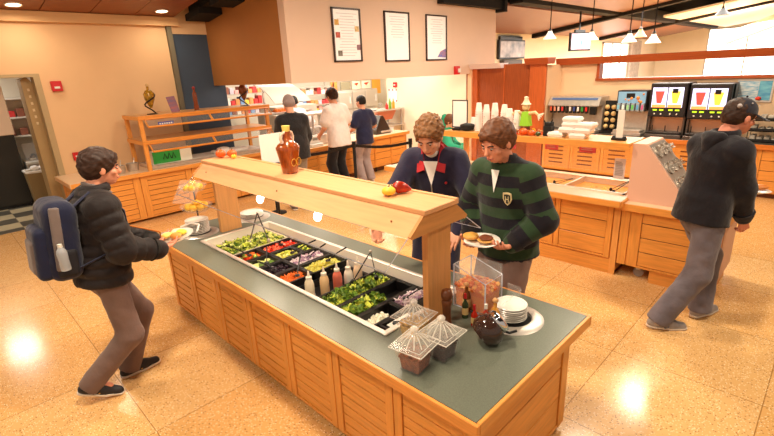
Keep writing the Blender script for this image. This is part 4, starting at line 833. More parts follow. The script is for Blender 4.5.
# cold tray along the counter under the rack
t = thing('serving_tray', 'long steel serving tray on the counter under the wooden rack', 'tray', (3.5, 8.0, .80), world=True); MB().box(2.45, 4.55, 7.82, 8.4, .80, .86, .01).build('tray_body', steel, t); MB().box(2.5, 4.5, 7.87, 8.35, .86, .862).build('tray_inset', white, t)
t = thing('green_box', 'green and white box under the wooden rack', 'box', (2.83, 7.98, .862), world=True); MB().box(2.52, 3.16, 7.9, 8.1, .862, 1.08, .005).build('box_body', mat('white_card', (226, 222, 206), .6), t); MB().box(2.52, 2.96, 7.893, 7.9, .87, 1.06).build('green_panel', mat('box_green', (40, 150, 60), .5), t)
b = MB()
for k in range(3): b.tube([(2.68 + k * .07, 7.89, .93), (2.71 + k * .07, 7.89, 1.02), (2.74 + k * .07, 7.89, .93)], .008, 5)
b.build('black_mark', black, t)
t = thing('white_bag', 'white paper bags lying under the right half of the rack', 'bag', (3.9, 8.05, .862)); MB().box(-.3, .35, -.12, .12, 0, .05, .02).build('bag_body', paper, t); MB().ball((-.1, 0, .06), .12, 12, 8, .04).build('crumple', paper, t, True)
for i, (x, y, l) in enumerate([(2.02, 7.98, 'grey steel crock at the left end of the counter, nearer the student'), (2.24, 8.05, 'grey steel crock beside the wooden rack post')]):
    t = thing('steel_crock', l, 'crock', (x, y, .80)); MB().lathe([(.07, 0), (.085, .02), (.09, .12), (.095, .125), (.08, .125), (.075, .03)], n=22).build('crock_body', steel, t, True); MB().tube([(.02, .02, .05), (.06, .05, .2)], .006, 6).build('spoon_handle', steel, t)
# display bottles on the rack
def swirl(x, y, z, lab, body, s=1.0, hold=True):
    t = thing('decorative_bottle', lab, 'bottle', (x, y, z)); s_ = s
    MB().lathe([(.012 * s_, .10 * s_), (.035 * s_, .14 * s_), (.075 * s_, .24 * s_), (.08 * s_, .32 * s_), (.05 * s_, .37 * s_), (.02 * s_, .39 * s_), (.018 * s_, .44 * s_)], n=18).build('bottle_body', body, t, True)
    MB().ball((0, 0, .455 * s_), .028 * s_, 10, 8).build('stopper', mat('cork', (206, 170, 120), .7), t, True)
    b = MB(); pts = [(.06 * s_, 0, .006)] + [(.085 * s_ * math.cos(a) * (1 if k > 2 else .6), .085 * s_ * math.sin(a), (.02 + .028 * k) * s_) for k, a in enumerate([i * .6 for i in range(13)])]
    b.tube(pts, .012 * s_, 7); b.lathe([(.085 * s_, 0), (.085 * s_, .012 * s_), (.02 * s_, .018 * s_)], n=18); b.build('iron_holder', mat('dark_iron', (50, 32, 24), .4, .7), t, True)
swirl(2.70, 8.05, 1.65, 'teardrop yellow bottle in a curled iron holder at the left of the rack', mat('yellow_oil', (206, 150, 40), .15, 0, .6, 20, (1, 1, 1), (60, 50, 20)), 1.0)
swirl(4.33, 8.0, 1.65, 'teardrop brown bottle in a curled iron holder at the right of the rack', mat('brown_oil', (130, 66, 34), .15, 0, .5, 20), 1.0)
t = thing('spice_bottle', 'tall thin bottle of layered red chillies in the middle of the rack', 'bottle', (3.44, 8.05, 1.65)); MB().lathe([(.04, 0), (.042, .02), (.04, .1), (.034, .1), (.038, .2), (.034, .29), (.018, .31), (.018, .35)], n=16).build('bottle_body', mat('chilli_layers', (150, 50, 26), .2, 0, .7, 3, (1, 1, 22), (96, 70, 30)), t, True); MB().ball((0, 0, .37), .026, 10, 8).build('stopper', mat('red_wax', (150, 40, 30), .5), t, True)
t = thing('picture_card', 'narrow blue printed card leaning on the rack beside the yellow bottle', 'card', (3.08, 8.05, 1.65)); t.rotation_euler = (-.3, -.10, 0); MB().box(-.07, .07, 0, .008, 0, .27, .002).build('card_sheet', mat('card_blue', (90, 96, 130), .4, 0, .6, 6, (1, 1, 3), (176, 90, 80)), t)
t = thing('fire_pull_station', 'red fire alarm box low on the tan wall beside the student', 'alarm box', (1.66, 8.75, 1.06), world=True); MB().box(1.60, 1.72, 8.70, 8.75, 1.0, 1.13, .005).build('alarm_body', red, t); MB().box(1.63, 1.69, 8.693, 8.70, 1.06, 1.08).build('pull_bar', white, t)
t = thing('fire_alarm_strobe', 'red fire alarm strobe high on the tan wall beside the doorway', 'alarm', (1.62, 8.75, 2.15), world=True); MB().box(1.55, 1.69, 8.69, 8.75, 2.08, 2.23, .005).build('alarm_body', red, t); MB().box(1.585, 1.655, 8.682, 8.69, 2.12, 2.15).build('strobe_lens', white, t)
# ================================================================ KITCHEN COUNTER and what stands behind
kc = thing('kitchen_counter', 'oak fronted serving counter with pale top where three men queue', 'counter', (6.3, 7.6, 0), world=True)
MB().box(4.80, 7.9, 7.26, 8.0, .12, .76).build('carcass', wz, kc)
for i in range(6): plank_door(face((4.82 + i * .515, 7.26, .12), (1, 0, 0), (0, -1, 0)), .51, .62, kc, 4, .02, wx, wx)
MB().box(4.85, 7.85, 7.32, 7.9, 0.02, .12).build('toe_kick', dark_gap, kc)
MB().box(4.78, 7.95, 7.20, 8.05, .765, .80).build('countertop', counter_top, kc); MB().box(4.78, 7.95, 7.185, 7.20, .735, .80, .003).build('edge_band', wx, kc); MB().box(7.95, 7.965, 7.185, 8.05, .735, .80, .003).build('edge_band', wy, kc)
for x in (6.95, 7.75):
    w_ = MB().cyl((x, 7.34, 0), .0, 0, .001, 4); q = MB().lathe([(.04, -.012), (.045, 0), (.04, .012)], n=14); q.v = [(x + v[2], 7.33 + v[0], .045 + v[1]) for v in q.v]; q.build('caster_wheel', black, kc, True)
t = thing('food_display_case', 'steel and glass cold food display case on the serving counter', 'display case', (5.4, 7.6, .80), world=True)
MB().box(4.86, 6.1, 7.45, 7.98, .80, 1.0, .01).build('case_base', mat('pale_steel', (226, 214, 200), .35, .3), t); MB().box(4.86, 6.1, 7.5, 7.98, 1.38, 1.42, .006).build('case_top', mat('pale_steel', (226, 214, 200), .35, .3), t)
b = MB()
for x in (4.87, 5.46, 6.06): b.box(x, x + .03, 7.5, 7.53, 1.0, 1.38)
b.build('case_post', steel, t); MB().hexa([(4.88, 7.45, 1.0), (6.08, 7.45, 1.0), (6.08, 7.455, 1.0), (4.88, 7.455, 1.0), (4.88, 7.52, 1.38), (6.08, 7.52, 1.38), (6.08, 7.525, 1.38), (4.88, 7.525, 1.38)]).build('front_pane', ag, t)
b = MB()
for k in range(3): b.box(4.95 + k * .38, 5.28 + k * .38, 7.55, 7.9, 1.0, 1.12, .01)
b.build('food_tray', mat('tray_grey', (176, 166, 154), .4, .3), t)
t = thing('scale', 'white counter scale on the serving counter between the queueing men', 'scale', (5.35, 7.34, .80)); MB().box(-.14, .14, -.1, .1, 0, .06, .01).build('scale_body', white, t); MB().box(-.12, .12, -.02, .0, .06, .2, .006).build('scale_display', white, t); MB().box(-.06, .06, -.025, -.02, .12, .17).build('display_window', mat('lcd_grey', (150, 150, 140), .3), t)
# steel work table with condiments against the cream wall
t = thing('work_table', 'stainless steel work table and hood with a warm copper side', 'work table', (8.35, 8.5, 0), world=True)
for (x, y) in ((7.85, 8.25), (8.85, 8.25), (7.85, 8.75), (8.85, 8.75)): MB().box(x, x + .04, y, y + .04, 0, 1.22).build('leg', steel, t)
MB().box(7.8, 8.9, 8.2, 8.8, 1.20, 1.225).build('upper_shelf', steel, t); MB().box(7.8, 8.9, 8.2, 8.8, .80, .83).build('table_top', steel, t)
MB().prism([(7.95, 1.19), (8.65, 1.19), (8.5, .98), (8.15, .98)], 8.25, 8.7, 1).build('copper_hood', mat('copper_glow', (190, 110, 80), .3, .6), t); MB().box(8.28, 8.36, 8.4, 8.48, .83, .99).build('hood_leg', steel, t)
for i, (x, m_, h, l) in enumerate([(8.42, (210, 50, 40), .17, 'small red bottle on the upper shelf of the work table'), (8.66, (240, 160, 40), .24, 'orange yellow bottle on the upper shelf of the work table'), (8.54, (120, 170, 60), .26, 'bottle with a green label on the upper shelf of the work table')]):
    t = thing('condiment_bottle', l, 'bottle', (x, 8.35, 1.226)); MB().lathe([(.035, 0), (.038, .01), (.038, h * .6), (.015, h * .8), (.014, h)], n=14).build('bottle_body', mat('cond_%d' % i, m_, .4), t, True); MB().cyl((0, 0, 0), .017, h * .97, h * 1.08, 10).build('cap', white, t)
t = thing('plate_pile', 'low pile of white dishes on the left of the upper shelf', 'dishes', (7.98, 8.4, 1.226)); MB().lathe([(.06, 0), (.12, .02), (.12, .05), (.05, .05)], n=20).build('dish', china, t, True)
t = thing('glass_jar', 'clear jar of white goods in the middle of the upper shelf', 'jar', (8.2, 8.35, 1.226)); MB().lathe([(.05, 0), (.055, .01), (.055, .13), (.04, .15)], n=16).build('jar_body', ag, t, True); MB().cyl((0, 0, 0), .045, .15, .17, 14).build('lid', steel, t)
t = thing('coffee_urn', 'steel angled panini press on the serving counter right of the navy shirt man', 'kitchen appliance', (7.35, 7.6, .80)); MB().prism([(-.25, 0), (.2, 0), (.2, .06), (-.02, .40), (-.10, .40), (-.25, .1)], -.2, .2, 1).build('press_body', darksteel, t); MB().box(-.1, .2, -.21, .21, .02, .07, .01).build('press_plate', steel, t)
t.name = 'sandwich_press'
t = thing('hand_towel_roll', 'white cup on the serving counter beside the sandwich press', 'cup', (7.62, 7.42, .80)); MB().lathe([(.035, 0), (.045, .11), (.04, .11), (.032, .01)], n=16).build('cup_body', cupm, t, True); t.name = 'paper_cup'
# signs and alarms on the cream wall
t = thing('fire_alarm_strobe', 'red fire alarm strobe on the cream kitchen wall', 'alarm', (8.95, 8.52, 1.8)); MB().box(-.04, 0, -.06, .06, -.06, .06, .004).build('alarm_body', red, t); MB().box(-.05, -.04, -.03, .03, -.02, .01).build('strobe_lens', white, t)
t = thing('wall_notice', 'notice with red corners on the cream kitchen wall', 'notice', (8.95, 8.62, 1.35)); MB().box(-.012, 0, -.16, .16, 0, .34).build('notice_sheet', paper, t); b = MB()
for y, z in ((-.15, .30), (.11, .30), (-.15, .02), (.11, .02), (-.02, .3)): b.box(-.016, -.012, y, y + .04, z, z + .04)
b.build('notice_marks', mat('dull_red', (190, 80, 60), .5), t)
t = thing('fire_alarm_strobe', 'small red fire alarm strobe on the peach wall near the cherry closet', 'alarm', (8.35, 6.14, 2.10)); MB().box(-.09, .07, -.05, 0, -.09, .08, .005).build('alarm_body', red, t); MB().box(-.01, .08, -.07, -.05, -.05, .03, .004).build('strobe_lens', white, t)
# three framed menus on the peach wall
for i, (xa, xb, za, zb, lab) in enumerate([(5.015, 5.63, 2.325, 3.155, 'leftmost framed menu poster on the peach wall, with small food photos'), (6.20, 6.86, 2.31, 3.16, 'middle framed menu poster on the peach wall, almost blank'), (7.345, 8.0, 2.31, 3.155, 'rightmost framed menu poster on the peach wall, with a food photo in its lower corner')]):
    t = thing('framed_menu', lab, 'framed poster', ((xa + xb) / 2, 6.14, za), world=True); y = 6.14
    b = MB(); f_ = .025; b.box(xa, xa + f_, y - .03, y, za, zb); b.box(xb - f_, xb, y - .03, y, za, zb); b.box(xa, xb, y - .03, y, za, za + f_); b.box(xa, xb, y - .03, y, zb - f_, zb); b.build('frame', mat('dark_frame', (58, 34, 26), .4), t)
    s_ = MB().box(xa + f_, xb - f_, y - .012, y, za + f_, zb - f_).build('poster_sheet', mat('poster_white', (250, 248, 250), .35), t)
    b = MB(); W_ = xb - xa
    for k in range(16 if i != 1 else 9):
        z = zb - .09 - k * .043; w = random.uniform(.12, .2) * (1.2 if k in (0, 2) else 1)
        if i == 2 and z < za + .3: continue
        b.box(xa + W_ * .52 - w, xa + W_ * .52 + w, y - .014, y - .012, z, z + .009)
    b.build('text_lines', mat('faint_print', (206, 200, 206), .6), s_)
    if i == 0:
        for (u, v, c) in ((.16, .73, (226, 170, 70)), (.86, .62, (226, 190, 130)), (.18, .50, (190, 80, 60)), (.90, .27, (150, 110, 120)), (.22, .16, (120, 110, 100))):
            MB().box(xa + W_ * u - .045, xa + W_ * u + .045, y - .015, y - .012, za + .83 * v - .04, za + .83 * v + .045).build('food_photo', mat('fphoto_%d' % c[0] + str(c[1]), c, .5, 0, .6, 20), s_)
    if i == 2: MB().prism([(xb - .30, za + .06), (xb - .03, za + .05), (xb - .03, za + .22), (xb - .2, za + .17)], y - .015, y - .012, 1).build('food_photo', mat('fphoto_r', (176, 120, 130), .5, 0, .7, 16, (1, 1, 1), (90, 110, 190)), s_)
# kitchen back: shelving, refrigerator, posters, hood sheet
def shelf_unit(x0, x1, y0, y1, zs, lab, m=steel):
    t = thing('storage_shelf', lab, 'shelving', ((x0 + x1) / 2, y0, 0), world=True)
    for x in (x0, x1 - .04):
        for y in (y0, y1 - .04): MB().box(x, x + .04, y, y + .04, 0, max(zs) + .3).build('post', m, t)
    for z in zs: MB().box(x0, x1, y0, y1, z, z + .025).build('shelf_board', m, t)
    return t
cols = [(236, 226, 214), (214, 60, 60), (240, 200, 80), (200, 190, 200), (120, 150, 190), (232, 150, 90), (246, 240, 232), (150, 90, 70), (246, 170, 160)]
def goods(x0, x1, y, z, lab, grp, n, w=.1, h=(.08, .2)):
    for k in range(n):
        x = x0 + (k + .5) * (x1 - x0) / n; hh = random.uniform(*h); c = random.choice(cols); t = tag(MB().box(-w / 2 + .006, w / 2 - .006, -.09, .09, 0, hh, .008).build('package', mat('pack_%d_%d' % (c[0], c[1]), c, .5), off=(0, 0, 0)), lab + ', ' + ('leftmost' if k == 0 else 'rightmost' if k == n - 1 else ORD[k] + ' from left'), 'package', grp); t.location = (x, y, z)
shelf_unit(5.2, 6.25, 10.5, 10.9, (1.28, 1.5, 1.76), 'steel shelf of packages at the far left of the kitchen, behind the rack bottles')
goods(5.22, 6.2, 10.62, 1.525, 'package on the middle far-left kitchen shelf', 'packages on the far left middle kitchen shelf', 8, .12); goods(5.22, 6.2, 10.62, 1.785, 'package on the upper far-left kitchen shelf', 'packages on the far left upper kitchen shelf', 8, .12)
goods(5.22, 6.2, 10.62, 1.305, 'package on the lower far-left kitchen shelf', 'packages on the far left lower kitchen shelf', 8, .12)
shelf_unit(7.0, 8.5, 10.5, 10.9, (1.08, 1.33, 1.6, 1.8), 'steel shelf of packages between the peach wall edge and the refrigerator')
for z, l in ((1.105, 'lowest'), (1.355, 'second'), (1.625, 'third')): goods(7.02, 8.45, 10.62, z, 'package on the %s shelf left of the refrigerator' % l, 'packages on the %s board of the steel shelf' % l, 11, .13)
t = thing('refrigerator', 'wide stainless steel refrigerator with small doors at the kitchen back', 'refrigerator', (9.4, 10.6, 0), world=True); MB().box(8.6, 10.2, 10.5, 11.1, 0, 1.66, .01).build('cabinet', mat('fridge_steel', (206, 196, 184), .35, .5), t)
for i in range(3):
    for j in range(3):
        d = MB().box(8.63 + i * .53, 9.12 + i * .53, 10.47, 10.5, .1 + j * .52, .58 + j * .52, .008).build('door', mat('fridge_door', (216, 206, 194), .3, .5), t); MB().box(9.02 + i * .53, 9.05 + i * .53, 10.44, 10.47, .25 + j * .52, .45 + j * .52).build('handle', white, d)
for (xa, xb, za, zb, c, l) in [(8.79, 9.16, 1.68, 1.9, (150, 140, 112), 'plain olive panel above the refrigerator'), (9.24, 9.55, 1.68, 1.9, (244, 226, 190), 'cream poster with red printing above the refrigerator, left one'), (9.62, 9.97, 1.68, 1.9, (244, 226, 200), 'cream poster with red printing above the refrigerator, right one'), (10.05, 10.4, 1.5, 1.92, (232, 166, 60), 'orange poster beside the refrigerator')]:
    t = thing('wall_poster', l, 'poster', ((xa + xb) / 2, 11.0, za), world=True); MB().box(xa, xb, 10.55, 10.57, za, zb).build('poster_sheet', mat('kp_%d_%d' % (c[0], c[2]), c, .5), t)
    if c[0] > 240: MB().prism([(xa + .06, zb - .06), (xb - .06, zb - .04), ((xa + xb) / 2, zb - .13)], 10.545, 10.55, 1).build('red_print', mat('print_red', (214, 70, 40), .5), t)
t = thing('wall_panel', 'orange wooden upright left of the olive panel', 'panel', (8.5, 10.52, 1.6)); MB().box(-.1, .12, -.02, .02, 0, .32).build('panel_board', mat('bright_orange', (236, 140, 70), .5), t)
t = thing('equipment_hood', 'large curved white plastic sheet over the kitchen equipment', 'hood', (5.8, 9.3, 1.5), world=True); n = 10; vs = []; fs = []
for k in range(n + 1):
    u = k / n; z = 1.98 - .40 * u ** 1.4; y = 9.15 - .25 * math.sin(u * 1.3)
    for x in (5.25 + .28 * u, 6.10 + .40 * u): vs += [(x, y, z), (x, y + .02, z)]
for k in range(n):
    a = k * 4; fs += [(a, a + 2, a + 6, a + 4), (a + 1, a + 5, a + 7, a + 3), (a, a + 4, a + 5, a + 1), (a + 2, a + 3, a + 7, a + 6)]
MB().add(vs, fs).build('hood_sheet', white, t, True); MB().box(5.5, 6.6, 8.85, 9.5, 0, 1.5).build('equipment_body', mat('pale_steel', (226, 214, 200), .35, .3), t)
heap('fruit_display', 'orange fruit in a black tray in front of the white hood', 'fruit', 5.35, 5.75, 8.62, 8.82, 1.46, orng, 'berry', 22, .035, .01, [orng])
t = thing('prep_table', 'steel preparation table under the fruit tray', 'table', (5.6, 8.7, 0), world=True); MB().box(5.0, 6.2, 8.5, 8.84, 1.39, 1.42).build('table_top', steel, t)
for x in (5.02, 6.14): MB().box(x, x + .04, 8.55, 8.8, 0, 1.39).build('leg', steel, t)
# back of the kitchen through the doorway at the left
t = thing('storage_shelf', 'white shelves of goods seen through the doorway', 'shelving', (.6, 11.2, 0), world=True)
for z in (1.25, 1.6, 1.95): MB().box(-.3, 2.2, 11.3, 11.59, z, z + .03).build('shelf_board', white, t)
for x in (-.3, 2.16): MB().box(x, x + .04, 11.3, 11.59, 0, 2.3).build('post', white, t)
goods(.9, 2.1, 11.44, 1.63, 'goods on the upper shelf seen through the doorway', 'goods on the upper doorway shelf', 8, .13, (.1, .22)); goods(.9, 2.1, 11.44, 1.28, 'goods on the middle shelf seen through the doorway', 'goods on the middle doorway shelf', 6, .13, (.1, .22))
t = thing('prep_sink', 'steel sink unit with glass front seen through the doorway', 'sink', (1.6, 11.0, 0), world=True); MB().box(1.22, 2.1, 10.8, 11.25, 0, .78, .01).build('sink_body', mat('fridge_steel', (206, 196, 184), .35, .5), t); MB().box(1.22, 2.1, 10.75, 11.25, .78, .82).build('rim', white, t); MB().hexa([(1.24, 10.78, .82), (2.08, 10.78, .82), (2.08, 10.79, .82), (1.24, 10.79, .82), (1.24, 10.95, 1.15), (2.08, 10.95, 1.15), (2.08, 10.96, 1.15), (1.24, 10.96, 1.15)]).build('glass_front', ag, t)
heap('bagged_goods', 'grey bagged goods in the sink unit through the doorway', 'bags', 1.3, 2.05, 10.97, 11.2, .88, steelpan, 'berry', 26, .06, .03, [steelpan, darksteel])
t = thing('trash_bin', 'beige trash bin with a white liner in the doorway', 'trash bin', (1.29, 10.25, 0), world=True); MB().hexa([(1.14, 10.1, 0), (1.44, 10.1, 0), (1.44, 10.4, 0), (1.14, 10.4, 0), (1.10, 10.06, .72), (1.48, 10.06, .72), (1.48, 10.44, .72), (1.10, 10.44, .72)]).build('bin_body', mat('bin_beige', (150, 124, 84), .6), t)
b = MB(); b.tube([(1.10, 10.06, .73), (1.48, 10.06, .72), (1.48, 10.44, .73), (1.10, 10.44, .72)], .022, 7, None, True); b.ball((1.24, 10.16, .78), .07, 10, 7, .05, .05); b.ball((1.36, 10.2, .77), .08, 10, 7, .04, .05); b.build('bin_liner', paper, t, True)
t = thing('black_partition', 'black metal appliance side at the left edge of the doorway', 'appliance', (.6, 10.9, 0), world=True); MB().box(.1, 1.17, 10.85, 11.25, .06, 1.5, .01).build('appliance_body', mat('appliance_black', (44, 40, 34), .45), t); MB().box(.14, 1.14, 10.9, 11.2, 0, .06).build('base', black, t)
t.name = 'appliance'
t = thing('hanging_towel', 'pale apron hanging at the left edge of the doorway', 'apron', (.98, 9.4, 1.45)); MB().box(-.3, .05, 0, .04, 0, .75, .015).build('apron_cloth', mat('apron_cream', (222, 200, 180), .8), t); MB().box(-.1, .02, -.01, .0, .78, .9).build('red_tag', red, t); t.name = 'apron'
t = thing('curved_rack', 'beige curved metal rack end with round holes just inside the doorway', 'rack', (1.28, 9.05, 0), world=True)
b = MB(); prof = [(1.22, 0), (1.36, 0), (1.36, 2.22), (1.30, 2.31), (1.22, 2.27)]; b.prism(prof, 8.93, 9.3, 1); b.build('rack_side', mat('rack_beige', (168, 138, 92), .5), t); b = MB()
for k in range(6): b.lathe([(.02, 0), (.02, .004)], (0, 0, 0), 10); 
for k in range(6): MB(face((1.29, 8.93, 0), (1, 0, 0), (0, -1, 0))).box(-.015, .015, 0, .004, 1.6 + k * .1, 1.64 + k * .1, .003).build('round_hole', mat('hole_light', (214, 190, 150), .6), t)
# stanchions with belts
st0 = None
SP = [(3.79, 6.39), (5.30, 6.12), (6.05, 5.45)]
for i, (x, y) in enumerate(SP):
    l = ('black belt stanchion beside the decorative bottle, nearest the wooden rack', 'black belt stanchion in front of the white T-shirt man', 'black belt stanchion just left of the navy sweater man')[i]
    if st0 is None:
        st0 = thing('stanchion', l, 'stanchion', (x, y, 0), group='belt stanchions in front of the serving counter'); MB().lathe([(.14, 0), (.14, .015), (.05, .035), (.03, .05)], n=24).build('base', blackm, st0, True); MB().cyl((0, 0, 0), .028, .04, .95, 14).build('post', blackm, st0, True); MB().cyl((0, 0, 0), .036, .88, .99, 14).build('belt_head', black, st0, True)
    else: dup(st0, (x, y, 0), 0, l)
for i in range(2):
    p, q = Vector(SP[i] + (.92,)), Vector(SP[i + 1] + (.92,)); d = (q - p).normalized(); s_ = Vector((-d.y, d.x, 0)) * .002; b = MB(); n = 8
    for k in range(n):
        a = p.lerp(q, k / n); c = p.lerp(q, (k + 1) / n); za = -.05 * math.sin(PI * k / n); zb = -.05 * math.sin(PI * (k + 1) / n); H = .025
        b.hexa([a - s_ + Vector((0, 0, za - H)), a + s_ + Vector((0, 0, za - H)), c + s_ + Vector((0, 0, zb - H)), c - s_ + Vector((0, 0, zb - H)), a - s_ + Vector((0, 0, za + H)), a + s_ + Vector((0, 0, za + H)), c + s_ + Vector((0, 0, zb + H)), c - s_ + Vector((0, 0, zb + H))])
    tag(b.build('barrier_belt', black, off=tuple(p)), 'black barrier belt stretched between %s' % ('the left and middle stanchions' if i == 0 else 'the middle and right stanchions'), 'barrier belt')
# menu card on the counter behind the decorative bottle
t = thing('menu_card', 'white card on a black stand just left of the person in the beanie', 'card', (3.58, 6.0, .89)); b = MB(); b.box(-.19, .19, -.006, .0, .02, .46, .003); b.build('card_sheet', paper, t); b = MB(); b.box(-.2, .2, -.05, .05, 0, .02); b.build('holder', black, t); b = MB(); b.cyl((0, 0, 0), .02, -.89, 0, 10); b.cyl((0, 0, 0), .15, -.89, -.87, 20); b.build('floor_stand', black, t)
# pendant lamps
pd0 = None
for i, (x, y, z, l, br_) in enumerate([(11, 5.363, 2.80, 'leftmost white pendant lamp beside the two screens', 0), (11, 4.384, 2.70, 'second white pendant lamp from the left, above the right screen', 0), (11, 3.585, 2.60, 'third white pendant lamp from the left', 0), (11, 3.12, 2.55, 'rightmost and smallest looking white pendant lamp', 0), (12.5, 3.84, 2.74, 'brass coloured pendant lamp between the third and fourth white ones', 1)]):
    t = thing('pendant_lamp', l, 'pendant lamp', (x, y, z))
    MB().lathe([(.15, -.10), (.14, -.085), (.09, -.02), (.05, .04), (.045, .07)], n=24).build('lamp_shade', mat('brass_shade', (170, 130, 80), .4, .5) if br_ else mat('milk_shade', (255, 240, 214), .4, emit=1.3), t, True)
    MB().lathe([(.03, .07), (.035, .1), (.02, .13)], n=14).build('socket', darksteel, t, True); MB().cyl((0, 0, 0), .011, .12, 3.95 - z, 8).build('stem', darkdeck, t)
# screens in the far hall
t = thing('television', 'large television with a dark mottled picture on the far cream wall', 'television', (15.6, 9.1, 2.38), world=True); MB().box(14.7, 16.5, 8.98, 9.09, 2.36, 3.0, .02).build('screen_frame', black, t); MB().box(14.76, 16.44, 8.965, 8.98, 2.42, 2.95).build('screen', mat('tv_picture', (190, 180, 180), .3, 0, .9, 3, (1, 1, 1), (40, 40, 50), emit=0), t); MB().box(14.8, 16.3, 9.0, 9.09, 3.0, 3.12).build('wall_bracket', black, t)
t = thing('cable_box', 'dark box under the mottled television', 'box', (15.4, 9.0, 2.05), world=True); MB().box(14.9, 16.2, 8.9, 9.09, 2.1, 2.33, .02).build('box_body', mat('box_grey', (90, 84, 84), .5), t)
t = thing('television', 'smaller television with a pink and blue picture above the cherry beam', 'television', (14, 5.9, 2.45)); t.rotation_euler = (0, 0, math.radians(-18))
MB().box(-.42, .42, -.04, .04, 0, .50, .01).build('screen_frame', black, t); s_ = MB().box(-.385, .385, -.045, -.04, .05, .465).build('screen', mat('tv_pink', (236, 190, 206), .4, emit=.8), t); MB().prism([(-.05, .15), (.08, .15), (.05, .3), (-.02, .32)], -.048, -.045, 1).build('blue_figure', mat('tv_blue', (90, 140, 210), .4, emit=.6), s_); MB().box(-.2, .2, 0, .06, .5, .58).build('mount', black, t); MB().box(-.02, .02, .03, .06, .58, 1.2).build('ceiling_pole', black, t)
# duct shapes high at the right
t = thing('white_duct', 'white angled ceiling duct in the top right corner', 'duct', (21, 2.0, 3.2)); MB().tube([(-3, -2.2, -.1), (0, 0, .1), (4, 2.2, -.4)], .22, 16).build('duct_body', whitem, t, True)
t = thing('projector', 'white round projector housing hanging at the upper right', 'projector', (15.6, 1.5, 3.3)); MB().ball((0, 0, 0), .3, 18, 12, .2).build('housing', white, t, True); MB().cyl((0, 0, 0), .05, .15, .9, 10).build('pole', white, t)
t = thing('ceiling_speaker', 'dark cone shaped ceiling lamp left of the white duct', 'ceiling lamp', (14, 2.55, 3.05)); MB().lathe([(.16, 0), (.03, .16), (.02, .2)], n=20).build('shade', black, t, True); MB().cyl((0, 0, 0), .012, .2, 1.5, 8).build('stem', black, t); t.name = 'ceiling_lamp'
